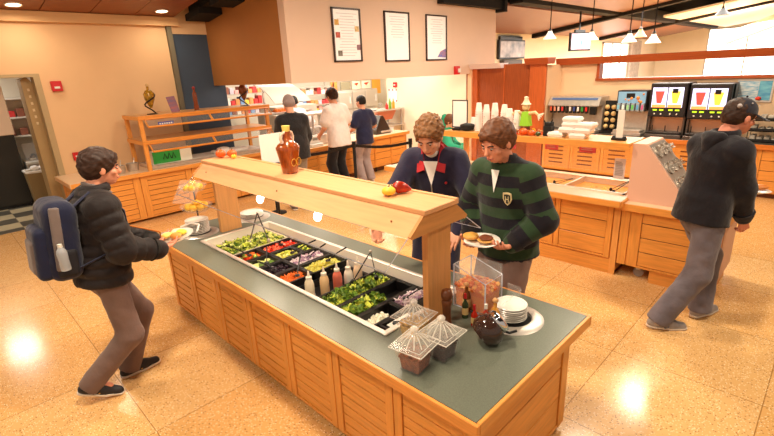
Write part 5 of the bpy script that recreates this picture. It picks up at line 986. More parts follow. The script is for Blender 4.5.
# ================================================================ FIGURE BUILDER: one smooth surface per body / garment
def V3(*a): return np.array(a, dtype=float)
def unit(v): v = np.array(v, float); return v / (np.linalg.norm(v) + 1e-9)
class SDF:
    def __init__(s, k=.03): s.p = []; s.cuts = []; s.subs = []; s.k = k
    def cone(s, a, b, ra, rb, n=None, fl=1.0, k=None): s.p.append(('c', V3(*a), V3(*b), ra, rb, None if n is None else unit(n), fl, s.k if k is None else k)); return s
    def flat(s, a, b, ra, rb, n=None, fl=1.0, k=None): s.p.append(('f', V3(*a), V3(*b), ra, rb, None if n is None else unit(n), fl, s.k if k is None else k)); return s
    def ell(s, c, r, R=None, k=None): s.p.append(('e', V3(*c), V3(*r), np.eye(3) if R is None else np.array(R), 0, None, 1, s.k if k is None else k)); return s
    def box(s, c, h, R, rd, k=None): s.p.append(('b', V3(*c), V3(*h), np.array(R), rd, None, 1, s.k if k is None else k)); return s
    def cut(s, p, n): s.cuts.append((V3(*p), unit(n))); return s # removes the side n points to
    def sube(s, c, r, R=None): s.subs.append(('e', V3(*c), V3(*r), np.eye(3) if R is None else np.array(R), 0, None, 1, 0)); return s
    def subc(s, a, b, ra, rb): s.subs.append(('c', V3(*a), V3(*b), ra, rb, None, 1., 0)); return s
    def bounds(s, q):
        if q[0] in 'cf': m = max(q[3], q[4]) + .01; return np.minimum(q[1], q[2]) - m, np.maximum(q[1], q[2]) + m
        m = (np.linalg.norm(q[2]) if q[0] == 'b' else max(q[2])) + (q[4] if q[0] == 'b' else 0) + .01; return q[1] - m, q[1] + m
    def dist(s, q, P):
        if q[0] in 'cf':
            a, b, ra, rb, n, fl = q[1:7]; ab = b - a; L2 = ab @ ab + 1e-12; w = P - a; t = np.clip((w @ ab) / L2, 0, 1); v = w - t[..., None] * ab
            d2 = (v * v).sum(-1)
            if n is not None: vn = v @ n; d2 = d2 + vn * vn * (1 / fl ** 2 - 1)
            r = ra + (rb - ra) * t; d = (np.sqrt(d2) - r) * (1 if n is None else (fl + 1) / 2)
            if q[0] == 'f': d = np.maximum(d, -(w @ (ab / math.sqrt(L2))))
            return d
        w = (P - q[1]) @ q[3].T
        if q[0] == 'e': u = w / q[2]; k = np.sqrt((u * u).sum(-1)); return (k - 1) * q[2].min() * .5 + (k - 1) * q[2].mean() * .5
        u = np.abs(w) - q[2] + q[4]; return np.sqrt((np.maximum(u, 0) ** 2).sum(-1)) + np.minimum(u.max(-1), 0) - q[4]
    def mesh(s, h, rough=0, rf=60):
        bs = [s.bounds(q) for q in s.p]; lo = np.min([b[0] for b in bs], 0) - 3 * h; hi = np.max([b[1] for b in bs], 0) + 3 * h
        n = np.ceil((hi - lo) / h).astype(int) + 1; F = np.full(n, .2, dtype=np.float32)
        ax = [lo[i] + h * np.arange(n[i]) for i in range(3)]
        for q, (bl, bh) in zip(s.p, bs):
            pad = q[7] + 2.5 * h; i0 = np.maximum(np.floor((bl - pad - lo) / h).astype(int), 0); i1 = np.minimum(np.ceil((bh + pad - lo) / h).astype(int) + 1, n)
            X, Y, Z = np.meshgrid(ax[0][i0[0]:i1[0]], ax[1][i0[1]:i1[1]], ax[2][i0[2]:i1[2]], indexing='ij')
            d = s.dist(q, np.stack([X, Y, Z], -1)); sl = tuple(slice(a, b) for a, b in zip(i0, i1)); A = F[sl]; k = q[7]
            m = np.minimum(A, d)
            if k > 0: g = np.clip(k - np.abs(A - d), 0, None) / k; m = m - g * g * k * .25
            F[sl] = m
        if s.cuts or rough or s.subs:
            X, Y, Z = np.meshgrid(*ax, indexing='ij')
            if rough: F += rough * (np.sin(X * rf + 1.3 * np.sin(Y * rf * .7)) * np.sin(Y * rf * 1.1 + 1.1 * np.sin(Z * rf * .8)) * np.sin(Z * rf * .9 + np.sin(X * rf * .6)))
            for q in s.subs: F = np.maximum(F, -s.dist(q, np.stack([X, Y, Z], -1)))
            for p, nn in s.cuts: F = np.maximum(F, (X - p[0]) * nn[0] + (Y - p[1]) * nn[1] + (Z - p[2]) * nn[2])
        return surfnet(F, lo, h)
def surfnet(F, lo, h):
    ins = F < 0; n = np.array(F.shape); c = [(i, j, k) for i in (0, 1) for j in (0, 1) for k in (0, 1)]
    sub = lambda A, o: A[o[0]:n[0] - 1 + o[0], o[1]:n[1] - 1 + o[1], o[2]:n[2] - 1 + o[2]]
    cnt = sum(sub(ins, o).astype(np.int8) for o in c); act = (cnt > 0) & (cnt < 8); idx = np.argwhere(act); M = len(idx)
    vid = np.full(act.shape, -1, dtype=np.int64); vid[act] = np.arange(M); acc = np.zeros((M, 3)); num = np.zeros(M)
    for a in c:
        for d in range(3):
            if a[d]: continue
            b_ = list(a); b_[d] = 1
            fa = F[tuple((idx + a).T)]; fb = F[tuple((idx + b_).T)]; m = (fa < 0) != (fb < 0); t = np.where(m, fa / (fa - fb + 1e-12), 0)
            p = np.array(a, float)[None].repeat(M, 0); p[:, d] += t; acc[m] += p[m]; num[m] += 1
    V = (idx + acc / np.maximum(num, 1)[:, None]) * h + lo; quads = []
    for d in range(3):
        e = [0, 0, 0]; e[d] = 1; A = ins[:n[0] - e[0], :n[1] - e[1], :n[2] - e[2]]; B = ins[e[0]:, e[1]:, e[2]:]; cr = np.argwhere(A != B)
        u, w = (d + 1) % 3, (d + 2) % 3; cr = cr[(cr[:, u] > 0) & (cr[:, w] > 0) & (cr[:, u] < n[u] - 1) & (cr[:, w] < n[w] - 1)]
        if not len(cr): continue
        flip = A[tuple(cr.T)]; q = []
        for (du, dw) in ((0, 0), (1, 0), (1, 1), (0, 1)): x = cr.copy(); x[:, u] -= du; x[:, w] -= dw; q.append(vid[tuple(x.T)])
        q = np.stack(q, 1); q[~flip] = q[~flip][:, ::-1]; quads.append(q)
    return V, np.concatenate(quads)
def npmesh(name, parts, mats, parent, along=None, smooth_it=1):
    """parts: list of (V, Q, material index)"""
    vs = []; fs = []; mi = []; n = 0
    for V, Q, k in parts: vs.append(V); fs.append(Q + n); mi += [k] * len(Q); n += len(V)
    V = np.concatenate(vs); Q = np.concatenate(fs)
    for _ in range(smooth_it): # one light relaxation
        S_ = np.zeros_like(V); c_ = np.zeros(len(V))
        for a in range(4): np.add.at(S_, Q[:, a], V[Q[:, (a + 1) % 4]] + V[Q[:, a - 1]]); np.add.at(c_, Q[:, a], 2)
        V = V * .5 + .5 * S_ / np.maximum(c_, 1)[:, None]
    o3 = np.array(parent['_o']) if '_o' in parent else np.zeros(3)
    me = bpy.data.meshes.new(name); me.from_pydata((V - o3).tolist(), [], Q.tolist()); me.update()
    me.polygons.foreach_set('use_smooth', [True] * len(me.polygons)); me.polygons.foreach_set('material_index', mi)
    for m in mats: me.materials.append(m)
    if along is not None: at_ = me.attributes.new('along', 'FLOAT', 'POINT'); at_.data.foreach_set('value', along(V).astype(np.float32))
    o = bpy.data.objects.new(name, me); COL.objects.link(o); o.parent = parent; o['_o'] = tuple(parent['_o']) if '_o' in parent else (0., 0., 0.)
    return o, V
def ik(a, t, l1, l2, pole):
    a = V3(*a); t = V3(*t); d = t - a; L = np.linalg.norm(d); L = min(L, (l1 + l2) * .999); d = unit(d); t = a + d * L
    x = (l1 * l1 - l2 * l2 + L * L) / (2 * L); hgt = math.sqrt(max(l1 * l1 - x * x, 0)); p = np.array(pole, float); p = unit(p - d * (p @ d)); return a + d * x + p * hgt, t
def cloth(name, rgb, bump=.35, scale=9, rough=.85, noise=.12, stripes=None, quilt=None, stretch=(1, 1, 1), sheen=.2, rgb2=None):
    m = mat(name, rgb, rough, 0, noise, scale, stretch, rgb2, sheen=sheen, spec=.25); nt = m.node_tree; b = nt.nodes['Principled BSDF']
    nz = nt.nodes.new('ShaderNodeTexNoise'); nz.inputs['Scale'].default_value = 13; nz.inputs['Detail'].default_value = 3; tc = nt.nodes.new('ShaderNodeTexCoord'); nt.links.new(tc.outputs['Object'], nz.inputs['Vector'])
    bp = nt.nodes.new('ShaderNodeBump'); bp.inputs['Strength'].default_value = bump; bp.inputs['Distance'].default_value = .03; nt.links.new(nz.outputs['Fac'], bp.inputs['Height']); last = bp
    if stripes or quilt:
        at_ = nt.nodes.new('ShaderNodeAttribute'); at_.attribute_name = 'along'; mu = nt.nodes.new('ShaderNodeMath'); mu.operation = 'MULTIPLY'; per = (stripes or quilt)[0]; mu.inputs[1].default_value = 1 / per
        nt.links.new(at_.outputs['Fac'], mu.inputs[0]); fr = nt.nodes.new('ShaderNodeMath'); fr.operation = 'FRACT'; nt.links.new(mu.outputs[0], fr.inputs[0])
        if stripes:
            gt = nt.nodes.new('ShaderNodeMath'); gt.operation = 'GREATER_THAN'; gt.inputs[1].default_value = stripes[2]; nt.links.new(fr.outputs[0], gt.inputs[0])
            mx = nt.nodes.new('ShaderNodeMix'); mx.data_type = 'RGBA'; mx.inputs[6].default_value = lin(rgb); mx.inputs[7].default_value = lin(stripes[1]); nt.links.new(gt.outputs[0], mx.inputs[0]); nt.links.new(mx.outputs[2], b.inputs['Base Color'])
        else:
            pp = nt.nodes.new('ShaderNodeMath'); pp.operation = 'PINGPONG'; pp.inputs[1].default_value = .5; nt.links.new(fr.outputs[0], pp.inputs[0]); pw = nt.nodes.new('ShaderNodeMath'); pw.operation = 'POWER'; pw.inputs[1].default_value = .45; nt.links.new(pp.outputs[0], pw.inputs[0])
            b2 = nt.nodes.new('ShaderNodeBump'); b2.inputs['Strength'].default_value = 1; b2.inputs['Distance'].default_value = .02; nt.links.new(pw.outputs[0], b2.inputs['Height']); nt.links.new(bp.outputs[0], b2.inputs['Normal']); last = b2
    nt.links.new(last.outputs[0], b.inputs['Normal']); return m
def hand_sdf(w, d, n, side, s=1.0, curl=.5, spread=.18, thumb=.6):
    """w wrist, d pointing direction, n palm-facing direction, side = +1 / -1 chooses the thumb side (cross(d, n))"""
    d = unit(d); n = unit(np.array(n, float) - d * (np.array(n, float) @ d)); t = np.cross(d, n) * side; S_ = SDF(.008)
    kn = []
    for i, (off, fwd, L, r) in enumerate(((.030, .088, .072, .0092), (.010, .093, .080, .0095), (-.011, .088, .074, .009), (-.030, .078, .058, .0082))):
        k = w + s * (d * fwd + t * off); S_.cone(w + s * (d * .015 + t * off * .55), k, .017 * s, .0125 * s); dd = unit(d + t * spread * off * 12); p = k; a = 0
        for j, (f, c) in enumerate(((.45, .8), (.32, 1.1), (.23, .8))):
            a += curl * c; q = p + s * L * f * (dd * math.cos(a) + n * math.sin(a)); S_.cone(p, q, r * s * (1 - .08 * j), r * s * (.94 - .08 * j), k=.004); p = q
    b0 = w + s * (d * .025 + t * .022); b1 = b0 + s * .045 * unit(d * .55 + t * .8 + n * .25); b2 = b1 + s * .034 * unit(d * .8 + t * .35 + n * (.2 + thumb)); b3 = b2 + s * .025 * unit(d * .8 + t * .05 + n * (.3 + thumb))
    S_.cone(b0, b1, .017 * s, .012 * s).cone(b1, b2, .0115 * s, .0102 * s, k=.005).cone(b2, b3, .010 * s, .0085 * s, k=.004); S_.cone(w - d * .045 * s, w + d * .02 * s, .026 * s, .025 * s, n, .72)
    return S_
def person(name, label, loc, H=1.78, head=0., lean=0., side=0., twist=0., pel=.93, crouch=0, face_yaw=0., face_pitch=0., face_roll=0., neck_fwd=.05,
           hands=None, feet=None, top=None, bottom=None, hair=None, shoes=None, vox=.012, hvox=.006, bulk=1.0, skinm=None, poles=None, hcurl=(.5, .5), hdir=(None, None), hpalm=(None, None), sleeve='long', fat=1.0, knee=(None, None), stand=None):
    s = H / 1.78; f = V3(math.cos(head), math.sin(head), 0); r = V3(math.sin(head), -math.cos(head), 0); u = V3(0, 0, 1); loc = V3(*loc)
    root = thing(name, label, 'person', tuple(loc), world=True); sk = skinm or skin
    P = loc + u * pel * s; t = unit(u + f * math.tan(lean) + r * math.tan(side)); ct, st = math.cos(twist), math.sin(twist); fr = f * ct - r * st; rr = r * ct + f * st; rr = unit(rr - t * (rr @ t)); ff = unit(np.cross(t, rr)) * 1.0
    if ff @ f < 0: ff = -ff
    w_f = fat
    hipR, hipL = P + r * .092 * s - u * .03 * s, P - r * .092 * s - u * .03 * s; waist = P + t * .17 * s; chest = P + t * .36 * s; nb = P + t * .545 * s
    SW = (.152 * min(w_f, 1.05)) * s; shR, shL = P + t * .455 * s + rr * SW, P + t * .455 * s - rr * SW
    nd = unit(t * .8 + u * .4 + ff * neck_fwd * 6); hc = nb + nd * .155 * s
    a, p_ = head + face_yaw, face_pitch; hf = V3(math.cos(a) * math.cos(p_), math.sin(a) * math.cos(p_), -math.sin(p_)); hr = V3(math.sin(a), -math.cos(a), 0); hu = np.cross(hr, hf)
    hr, hu = hr * math.cos(face_roll) + hu * math.sin(face_roll), hu * math.cos(face_roll) - hr * math.sin(face_roll); hc = hc + hf * .015 * s
    RH = np.stack([hr, hf, hu]); A = {}
    for i, (sg, sh) in enumerate(((1, shR), (-1, shL))):
        tg = hands[i] if hands and hands[i] is not None else P + r * sg * .27 * s - u * .06 * s + f * .05; po = poles[i] if poles and poles[i] is not None else (-f * .8 + r * sg * .6 - u * .5)
        el, wr = ik(sh, tg, .285 * s, .255 * s, po); A[i] = (sh, el, wr)
    Lg = {}
    for i, (sg, hp) in enumerate(((1, hipR), (-1, hipL))):
        ft = feet[i] if feet else (loc + r * sg * .11 * s, head, 0.); ank = V3(*ft[0]) + u * .085 * s; fa = ft[1]; fd = V3(math.cos(fa), math.sin(fa), 0)
        kn, an = ik(hp, ank, .44 * s, .43 * s, knee[i] if knee[i] is not None else fd + u * .1); Lg[i] = (hp, kn, an, fd, ft[2] if len(ft) > 2 else 0.)
    w = fat
    def torso(S_, e, lo_=True):
        S_.flat(P, waist, (.150 * w + e) * s, (.140 * w + e) * s, ff, .70 if w < 1.08 else .8).cone(waist, chest, (.140 * w + e) * s, (.165 * w + e) * s, ff, .68).cone(chest, P + t * .42 * s, (.160 * w + e) * s, (.13 + e) * s, ff, .66)
        S_.cone(shR, shL, (.050 + e) * s, (.050 + e) * s).cone(nb - t * .045 * s, shR, (.045 + e) * s, (.048 + e) * s).cone(nb - t * .045 * s, shL, (.045 + e) * s, (.048 + e) * s)
    # ---- body (one continuous skin mesh; finer where it shows)
    S_ = SDF(.03 * s); torso(S_, -.035)
    for i in (0, 1):
        sh, el, wr = A[i]; S_.cone(sh, el, .048 * s, .040 * s).cone(el, wr, .041 * s, .027 * s)
        hp, kn, an, fd, _ = Lg[i]; S_.cone(hp, kn, .075 * s, .052 * s).cone(kn, an, .052 * s, .036 * s).cone(an, an + fd * .1 * s - u * .05 * s, .032 * s, .025 * s)
    S_.cone(nb - t * .03 * s, nb + nd * .05 * s, .055 * s, .05 * s); parts = []
    V, Q = S_.mesh(vox); parts.append((V, Q, 0))
    Hd = SDF(.02 * s); q = lambda x, y, z: hc + s * (hr * x + hf * y + hu * z)
    Hd.cone(nb - t * .02 * s, hc - hu * .05 * s - hf * .015 * s, .058 * s, .052 * s).ell(q(0, -.012, .035), V3(.073, .095, .082) * s, RH).ell(q(0, .018, -.03), V3(.062, .078, .078) * s, RH).ell(q(0, .045, -.075), V3(.038, .042, .034) * s, RH)
    Hd.cone(q(0, .092, .012), q(0, .108, -.022), .009 * s, .014 * s, k=.012 * s).ell(q(0, .09, -.052), V3(.024, .014, .008) * s, RH, .008).ell(q(0, .088, -.064), V3(.02, .014, .007) * s, RH, .006).cone(q(-.03, .083, .028), q(.03, .083, .028), .011 * s, .011 * s, k=.012)
    for sg in (-1, 1): Hd.ell(q(sg * .079, -.005, -.008), V3(.010, .020, .032) * s, RH, .004).ell(q(sg * .045, .06, -.02), V3(.022, .024, .02) * s, RH, .01)
    V, Q = Hd.mesh(hvox); parts.append((V, Q, 0)); headV = V
    for i, sg in enumerate((1, -1)):
        sh, el, wr = A[i]; dd = hdir[i] if hdir[i] is not None else unit(wr - el); pn = hpalm[i] if hpalm[i] is not None else -r * sg
        V, Q = hand_sdf(wr, dd, pn, -sg if False else (1 if np.cross(unit(dd), unit(pn)) @ (f * .7 + u * .5 - r * sg * .4) > 0 else -1), s, hcurl[i]).mesh(.0042 if hvox < .008 else .006); parts.append((V, Q, 0))
    body, _ = npmesh('body', parts, [sk], root)
    # ---- face details
    eye = mat('eye_dark', (46, 30, 26), .2); ew = mat('eye_white', (232, 222, 214), .3); brow = mat('eyebrow_' + name + label[:6], hair['rgb'] if hair and 'rgb' in hair else (60, 36, 22), .8)
    for sg in (-1, 1):
        e = MB(); e.ball(tuple(q(sg * .031, .0835, .008)), .010 * s, 10, 7, .0045 * s); eo = e.build('eye', ew, root, True); MB().ball(tuple(q(sg * .031, .0885, .005)), .0062 * s, 8, 6).build('iris', eye, eo, True)
        MB().tube([q(sg * .014, .094, .024), q(sg * .032, .093, .030), q(sg * .050, .080, .024)], .0042 * s, 6).build('eyebrow', brow, root, True)
    MB().tube([q(-.024, .088, -.060), q(-.008, .103, -.058), q(.008, .103, -.058), q(.024, .088, -.060)], .0042 * s, 6).build('lips', mat('lips', (190, 96, 84), .4), root, True)
    # ---- hair
    if hair and hair.get('kind') != 'none':
        g = SDF(.02 * s); e = hair.get('thick', .014); g.ell(q(0, -.016, .042), (V3(.075, .098, .083) + e) * s, RH); g.ell(q(0, -.05, .0), (V3(.068, .062, .07) + e * .8) * s, RH)
        if hair.get('kind') == 'fringe': g.ell(q(0, .05, .085), V3(.055, .045, .025) * s, RH)
        hl = hair.get('line', .035); g.sube(q(0, .105, hl - .085), V3(.090, .095, .110) * s, RH).sube(q(0, .035, -.10), V3(.13, .055, .075) * s, RH); g.cut(q(0, 0, hair.get('low', -.075)), -hu)
        V, Q = g.mesh(hvox * .9, hair.get('rough', .006), 95); npmesh('hair', [(V, Q, 0)], [hair['m']], root)
    # ---- lower garment
    g = SDF(.035 * s); bt = bottom; e = bt.get('loose', .018)
    g.cone(P - u * .02 * s, P + t * .10 * s, (.148 * w + e * .6) * s, (.142 * w + e * .4) * s, ff, .74)
    for i in (0, 1):
        hp, kn, an, fd, _ = Lg[i]; g.cone(hp + u * .02, kn, (.078 * w + e * .7) * s, (.060 + e) * s).flat(an - (kn - an) * .09, kn, (.050 + e * 1.2) * s, (.060 + e) * s)
    V, Q = g.mesh(vox, .004, 34); lo_o, _ = npmesh(bt.get('name', 'trousers'), [(V, Q, 0)], [bt['m']], root)
    # ---- upper garment
    g = SDF(.035 * s); e = top.get('loose', .02); torso(g, e * .8); hem = top.get('hem', -.06)
    g.flat(P + t * (hem - .02) * s, P + t * .08 * s, (.168 * w + e) * s, (.155 * w + e) * s, ff, .80)
    cuts = []
    for i in (0, 1):
        sh, el, wr = A[i]; g.cone(sh, el, (.052 + e) * s, (.043 + e) * s, k=.03 * s)
        if sleeve == 'long': g.cone(el, wr - unit(wr - el) * .012 * s, (.043 + e) * s, (.031 + e * .7) * s)
    if sleeve == 'short':
        g = SDF(.035 * s); torso(g, e * .8); g.flat(P + t * (hem - .02) * s, P + t * .08 * s, (.168 * w + e) * s, (.155 * w + e) * s, ff, .80)
        for i in (0, 1): sh, el, wr = A[i]; g.cone(sh, sh + (el - sh) * .62, (.056 + e) * s, (.062 + e) * s)
    g.subc(nb + t * .005 * s, nb + nd * .25 * s, .060 * s, .075 * s)
    V, Q = g.mesh(vox, top.get('rough', .004), 30)
    def along(VV):
        base = (VV - P) @ t; out = base.copy(); best = np.full(len(VV), .0)
        tor = np.linalg.norm(np.cross(VV - P, t), axis=1) - .19 * s
        for i in (0, 1):
            sh, el, wr = A[i]
            for (a_, b_, off) in ((sh, el, 0), (el, wr, .285 * s)):
                ab = b_ - a_; tt = np.clip(((VV - a_) @ ab) / (ab @ ab), 0, 1); dd = np.linalg.norm(VV - a_ - tt[:, None] * ab, axis=1) - (.05 + e) * s; m_ = (dd < best - .0) if off else (dd < np.minimum(best, tor) - .0)
                sel = (dd < .012) & (dd < np.where(tor < -.02, -.06, 1)) ; sel = sel & (np.abs((VV - P) @ rr) > .13 * s) if not off else sel & ((np.linalg.norm(VV - wr, axis=1) < .30 * s))
                out[sel] = .49 * s - (off + tt[sel] * np.linalg.norm(ab))
        return out
    if top.get('quilt'):
        Nn = np.zeros_like(V)
        fn_ = np.cross(V[Q[:, 2]] - V[Q[:, 0]], V[Q[:, 3]] - V[Q[:, 1]])
        for a_ in range(4): np.add.at(Nn, Q[:, a_], fn_)
        Nn /= np.linalg.norm(Nn, axis=1)[:, None] + 1e-9; V = V + Nn * (.016 * np.sqrt(np.abs(np.sin(PI * along(V) / top['quilt']))) - .008)[:, None]
    tp, TV = npmesh(top.get('name', 'shirt'), [(V, Q, 0)], [top['m']], root, along)
    def onsurf(x, z, back=False): # x right, z up along torso, point on the garment surface
        dirn = -ff if back else ff; o_ = P + t * z * s + rr * x * s; rel = TV - o_; dpt = rel @ dirn; lat = np.linalg.norm(rel - dpt[:, None] * dirn, axis=1); c_ = (lat < .03) & (dpt > 0)
        k = np.where(c_)[0]; return o_ + dirn * (dpt[k].max() if len(k) else .12)
    if top.get('collar') is not None:
        cr = top.get('collar_r', .068); b = MB(); ring = []
        for k in range(20):
            a_ = 2 * PI * k / 20; ring.append(nb + t * (.012 + .012 * math.cos(a_)) * s * -1 + t * .03 * s + (rr * math.sin(a_) * cr + ff * -math.cos(a_) * cr * .95 + ff * .012) * s)
        gap = top.get('collar_gap', 4); kk = [k % 20 for k in range(10 + gap // 2 + (gap > 0), 10 - gap // 2 + 20)]
        b.tube([ring[k] for k in kk], top.get('collar_t', .016) * s, 8, top.get('collar_h', .028) * s); b.build('collar', top['collar'], tp, True)
    if top.get('flap') is not None:
        for sg in (-1, 1):
            A_ = nb + rr * sg * .050 * s - ff * .035 * s + t * .045 * s; B_ = nb + rr * sg * .105 * s - ff * .01 * s + t * .004 * s; C_ = onsurf(sg * .095, .425) + ff * .014; D_ = onsurf(sg * .040, .445) + ff * .012; E_ = nb + rr * sg * .062 * s + ff * .045 * s + t * .03 * s
            b = MB(); up_ = (t + ff) * .010; pts = [A_, B_, C_, D_, E_]; n5 = 5
            b.add([tuple(p) for p in pts] + [tuple(p + up_) for p in pts], [tuple(range(n5)), tuple(range(9, 4, -1))] + [(i, (i + 1) % n5, (i + 1) % n5 + n5, i + n5) for i in range(n5)]); b.build('collar_flap', top['flap'], tp)
    if sleeve == 'long' and top.get('cuff') is not None:
        for i in (0, 1): sh, el, wr = A[i]; d_ = unit(wr - el); MB().tube([wr - d_ * .055 * s, wr - d_ * .01 * s, wr + d_ * .008 * s], [(.036 + e) * s, (.034 + e * .7) * s, (.031 + e * .5) * s], 14).build('cuff', top['cuff'], tp, True)
    # ---- shoes
    if shoes:
        for i in (0, 1):
            hp, kn, an, fd, pitch = Lg[i]; sd = np.cross(fd, u); fdp = fd * math.cos(pitch) - u * math.sin(pitch); fu = u * math.cos(pitch) + fd * math.sin(pitch); heel = an - fu * .055 * s - fdp * .045 * s
            g = SDF(.02 * s); g.cone(heel + fu * .012 * s, heel + fdp * .13 * s + fu * .008 * s, .038 * s, .043 * s).cone(heel + fdp * .13 * s + fu * .006 * s, heel + fdp * .215 * s, .043 * s, .033 * s).cone(heel + fu * .05 * s + fdp * .035 * s, heel + fdp * .13 * s + fu * .02 * s, .040 * s, .034 * s).cone(an, heel + fu * .02 * s + fdp * .03 * s, .046 * s, .042 * s); g.cut(heel - fu * .018 * s, -fu).cut(an + fu * .02 * s, fu)
            V, Q = g.mesh(.009 if hvox < .008 else .012); so_, _ = npmesh('shoe', [(V, Q, 0)], [shoes['m']], root)
            g = SDF(.01); g.cone(heel, heel + fdp * .135 * s, .043 * s, .048 * s).cone(heel + fdp * .135 * s, heel + fdp * .22 * s, .048 * s, .037 * s); g.cut(heel - fu * .004 * s, fu).cut(heel - fu * .030 * s, -fu); V, Q = g.mesh(.009); npmesh('sole', [(V, Q, 0)], [shoes['sole']], so_)
            if shoes.get('stripe') is not None:
                for sg in (-1, 1):
                    b = MB()
                    for kx in (.07, .10): b.tube([heel + fdp * kx * s + sd * sg * .043 * s + fu * .002, heel + fdp * (kx + .03) * s + sd * sg * .036 * s + fu * .03 * s], .005 * s, 5)
                    b.build('shoe_stripe', shoes['stripe'], so_, True)
    return dict(root=root, P=P, t=t, ff=ff, rr=rr, nb=nb, q=q, hr=hr, hf=hf, hu=hu, RH=RH, A=A, L=Lg, s=s, top=tp, onsurf=onsurf, u=u, hc=hc, e=e, chest=chest)
# ================================================================ PEOPLE
hm = lambda n, c, c2=None: mat(n, c, .55, 0, .45, 40, (1, 1, 3), c2, spec=.4)
brown = hm('hair_dark_brown', (58, 34, 22)); lbrown = hm('hair_light_brown', (140, 94, 56)); mbrown = hm('hair_reddish_brown', (112, 66, 38)); bl = hm('hair_black', (30, 22, 20))
greyp = cloth('taupe_trousers', (116, 92, 84)); sneak = mat('sneaker_black', (36, 32, 34), .6); solew = mat('sole_white', (222, 206, 190), .5)
# 1 --- student with backpack
K = person('person', 'young man with dark hair, black puffer jacket and blue backpack, carrying a clear dish', (.64, 3.47, 0), 1.81, head=math.radians(2), lean=.10, side=0, pel=.91, face_yaw=-.1, face_pitch=.15, neck_fwd=.07,
    hands=[V3(.97, 3.29, 1.02), V3(1.00, 3.50, 1.03)], poles=[V3(-.5, -.5, -1), V3(-.3, .4, -1)], hdir=(unit([1, .25, .05]), unit([1, -.1, .1])), hpalm=(V3(0, .2, 1), V3(0, -.2, 1)), hcurl=(.35, .35),
    feet=[((.40, 3.46, .05), math.radians(-25), .30), ((.68, 3.58, 0), math.radians(0), 0.)], top=dict(m=cloth('black_puffer', (34, 26, 26), .4, rough=.6, quilt=(.085,), noise=.1, sheen=.1), loose=.045, name='puffer_jacket', hem=-.05, neck=.1, rough=.006, quilt=.075, collar=cloth('black_puffer', (34, 26, 26)), collar_r=.078, collar_t=.026, collar_h=.036, collar_gap=2, cuff=blackm),
    bottom=dict(m=greyp, loose=.02), hair=dict(m=brown, rgb=(50, 30, 20), thick=.018, line=.035, rough=.006, kind='fringe'), shoes=dict(m=sneak, sole=solew, stripe=mat('shoe_gold', (206, 150, 60), .5)), skinm=mat('skin_a', (226, 150, 118), .5, 0, .05, 18), vox=.011)
MB().tube([K['nb'] + K['ff'] * .085 + K['rr'] * .05 - K['t'] * .01, K['nb'] + K['ff'] * .03 + K['rr'] * .075 + K['t'] * .035, K['nb'] - K['ff'] * .05 + K['t'] * .05, K['nb'] + K['ff'] * .03 - K['rr'] * .075 + K['t'] * .035, K['nb'] + K['ff'] * .085 - K['rr'] * .05 - K['t'] * .01], .022, 8, .012).build('grey_scarf', mat('grey_cloth', (150, 136, 130), .9), K['top'], True)
p_ = K['onsurf'](.02, .34); MB().tube([K['onsurf'](.01, z_) + K['ff'] * .004 for z_ in (.08, .2, .3, .4, .47)], .006, 6).build('zipper', mat('zip_orange', (206, 120, 50), .4, .4), K['top'], True)
# backpack
bt_ = thing('backpack', 'navy blue and grey backpack worn by the student in the puffer jacket', 'backpack', tuple(K['chest'] - K['ff'] * .24 - K['t'] * .16), world=True)
nav = cloth('backpack_navy', (24, 28, 56), .3, 8, .7); gry = cloth('backpack_grey', (118, 104, 100), .3, 8, .7)
RB = np.stack([K['rr'], K['ff'], K['t']]); c0 = K['chest'] - K['ff'] * .225 - K['t'] * .09
V, Q = SDF(.03).box(c0, (.165, .095, .26), RB, .075).mesh(.012, .004, 30); bd_, _ = npmesh('bag_body', [(V, Q, 0)], [nav], bt_)
V, Q = SDF(.02).box(c0 - K['ff'] * .10 - K['t'] * .07, (.125, .05, .17), RB, .04).mesh(.012); npmesh('front_pocket', [(V, Q, 0)], [nav], bt_)
V, Q = SDF(.01).box(c0 - K['ff'] * .142 - K['t'] * .09, (.085, .022, .11), RB, .02).mesh(.009); npmesh('outer_panel', [(V, Q, 0)], [gry], bt_)
for sg in (-1, 1):
    V, Q = SDF(.01).box(c0 + K['rr'] * sg * .145 - K['t'] * .13 , (.03, .06, .09), RB, .025).mesh(.009); npmesh('side_pocket', [(V, Q, 0)], [mat('mesh_black', (30, 28, 34), .8)], bt_)
    V, Q = SDF(.01).box(c0 + K['rr'] * sg * .160 + K['t'] * .03 - K['ff'] * .035, (.014, .028, .20), RB, .006).mesh(.008); npmesh('side_stripe', [(V, Q, 0)], [gry], bt_)
    sh = K['A'][0 if sg > 0 else 1][0]; e_ = .115
    pts = [c0 + K['rr'] * sg * .09 + K['t'] * .20 + K['ff'] * .07, sh - K['rr'] * sg * .055 - K['ff'] * .05 + K['t'] * .105, sh - K['rr'] * sg * .05 + K['ff'] * .045 + K['t'] * .075, K['onsurf'](sg * .125, .42) + K['ff'] * .008, K['onsurf'](sg * .135, .30) + K['ff'] * .008, K['P'] + K['t'] * .2 + K['rr'] * sg * .235 + K['ff'] * .03, c0 + K['rr'] * sg * .12 - K['t'] * .19 + K['ff'] * .06]
    MB().tube(pts, .026, 8, .008).build('shoulder_strap', nav, bt_, True)
t = thing('water_bottle', 'clear plastic water bottle in the side pocket of the backpack', 'bottle', tuple(c0 + K['rr'] * .19 - K['t'] * .16 - K['ff'] * .02)); MB().lathe([(.028, 0), (.03, .01), (.028, .06), (.03, .11), (.026, .13), (.012, .15)], n=16).build('bottle_body', mat('bottle_clear', (230, 234, 240), .1, alpha=.45, coat=.5), t, True); MB().cyl((0, 0, 0), .014, .15, .17, 12).build('cap', white, t, True)
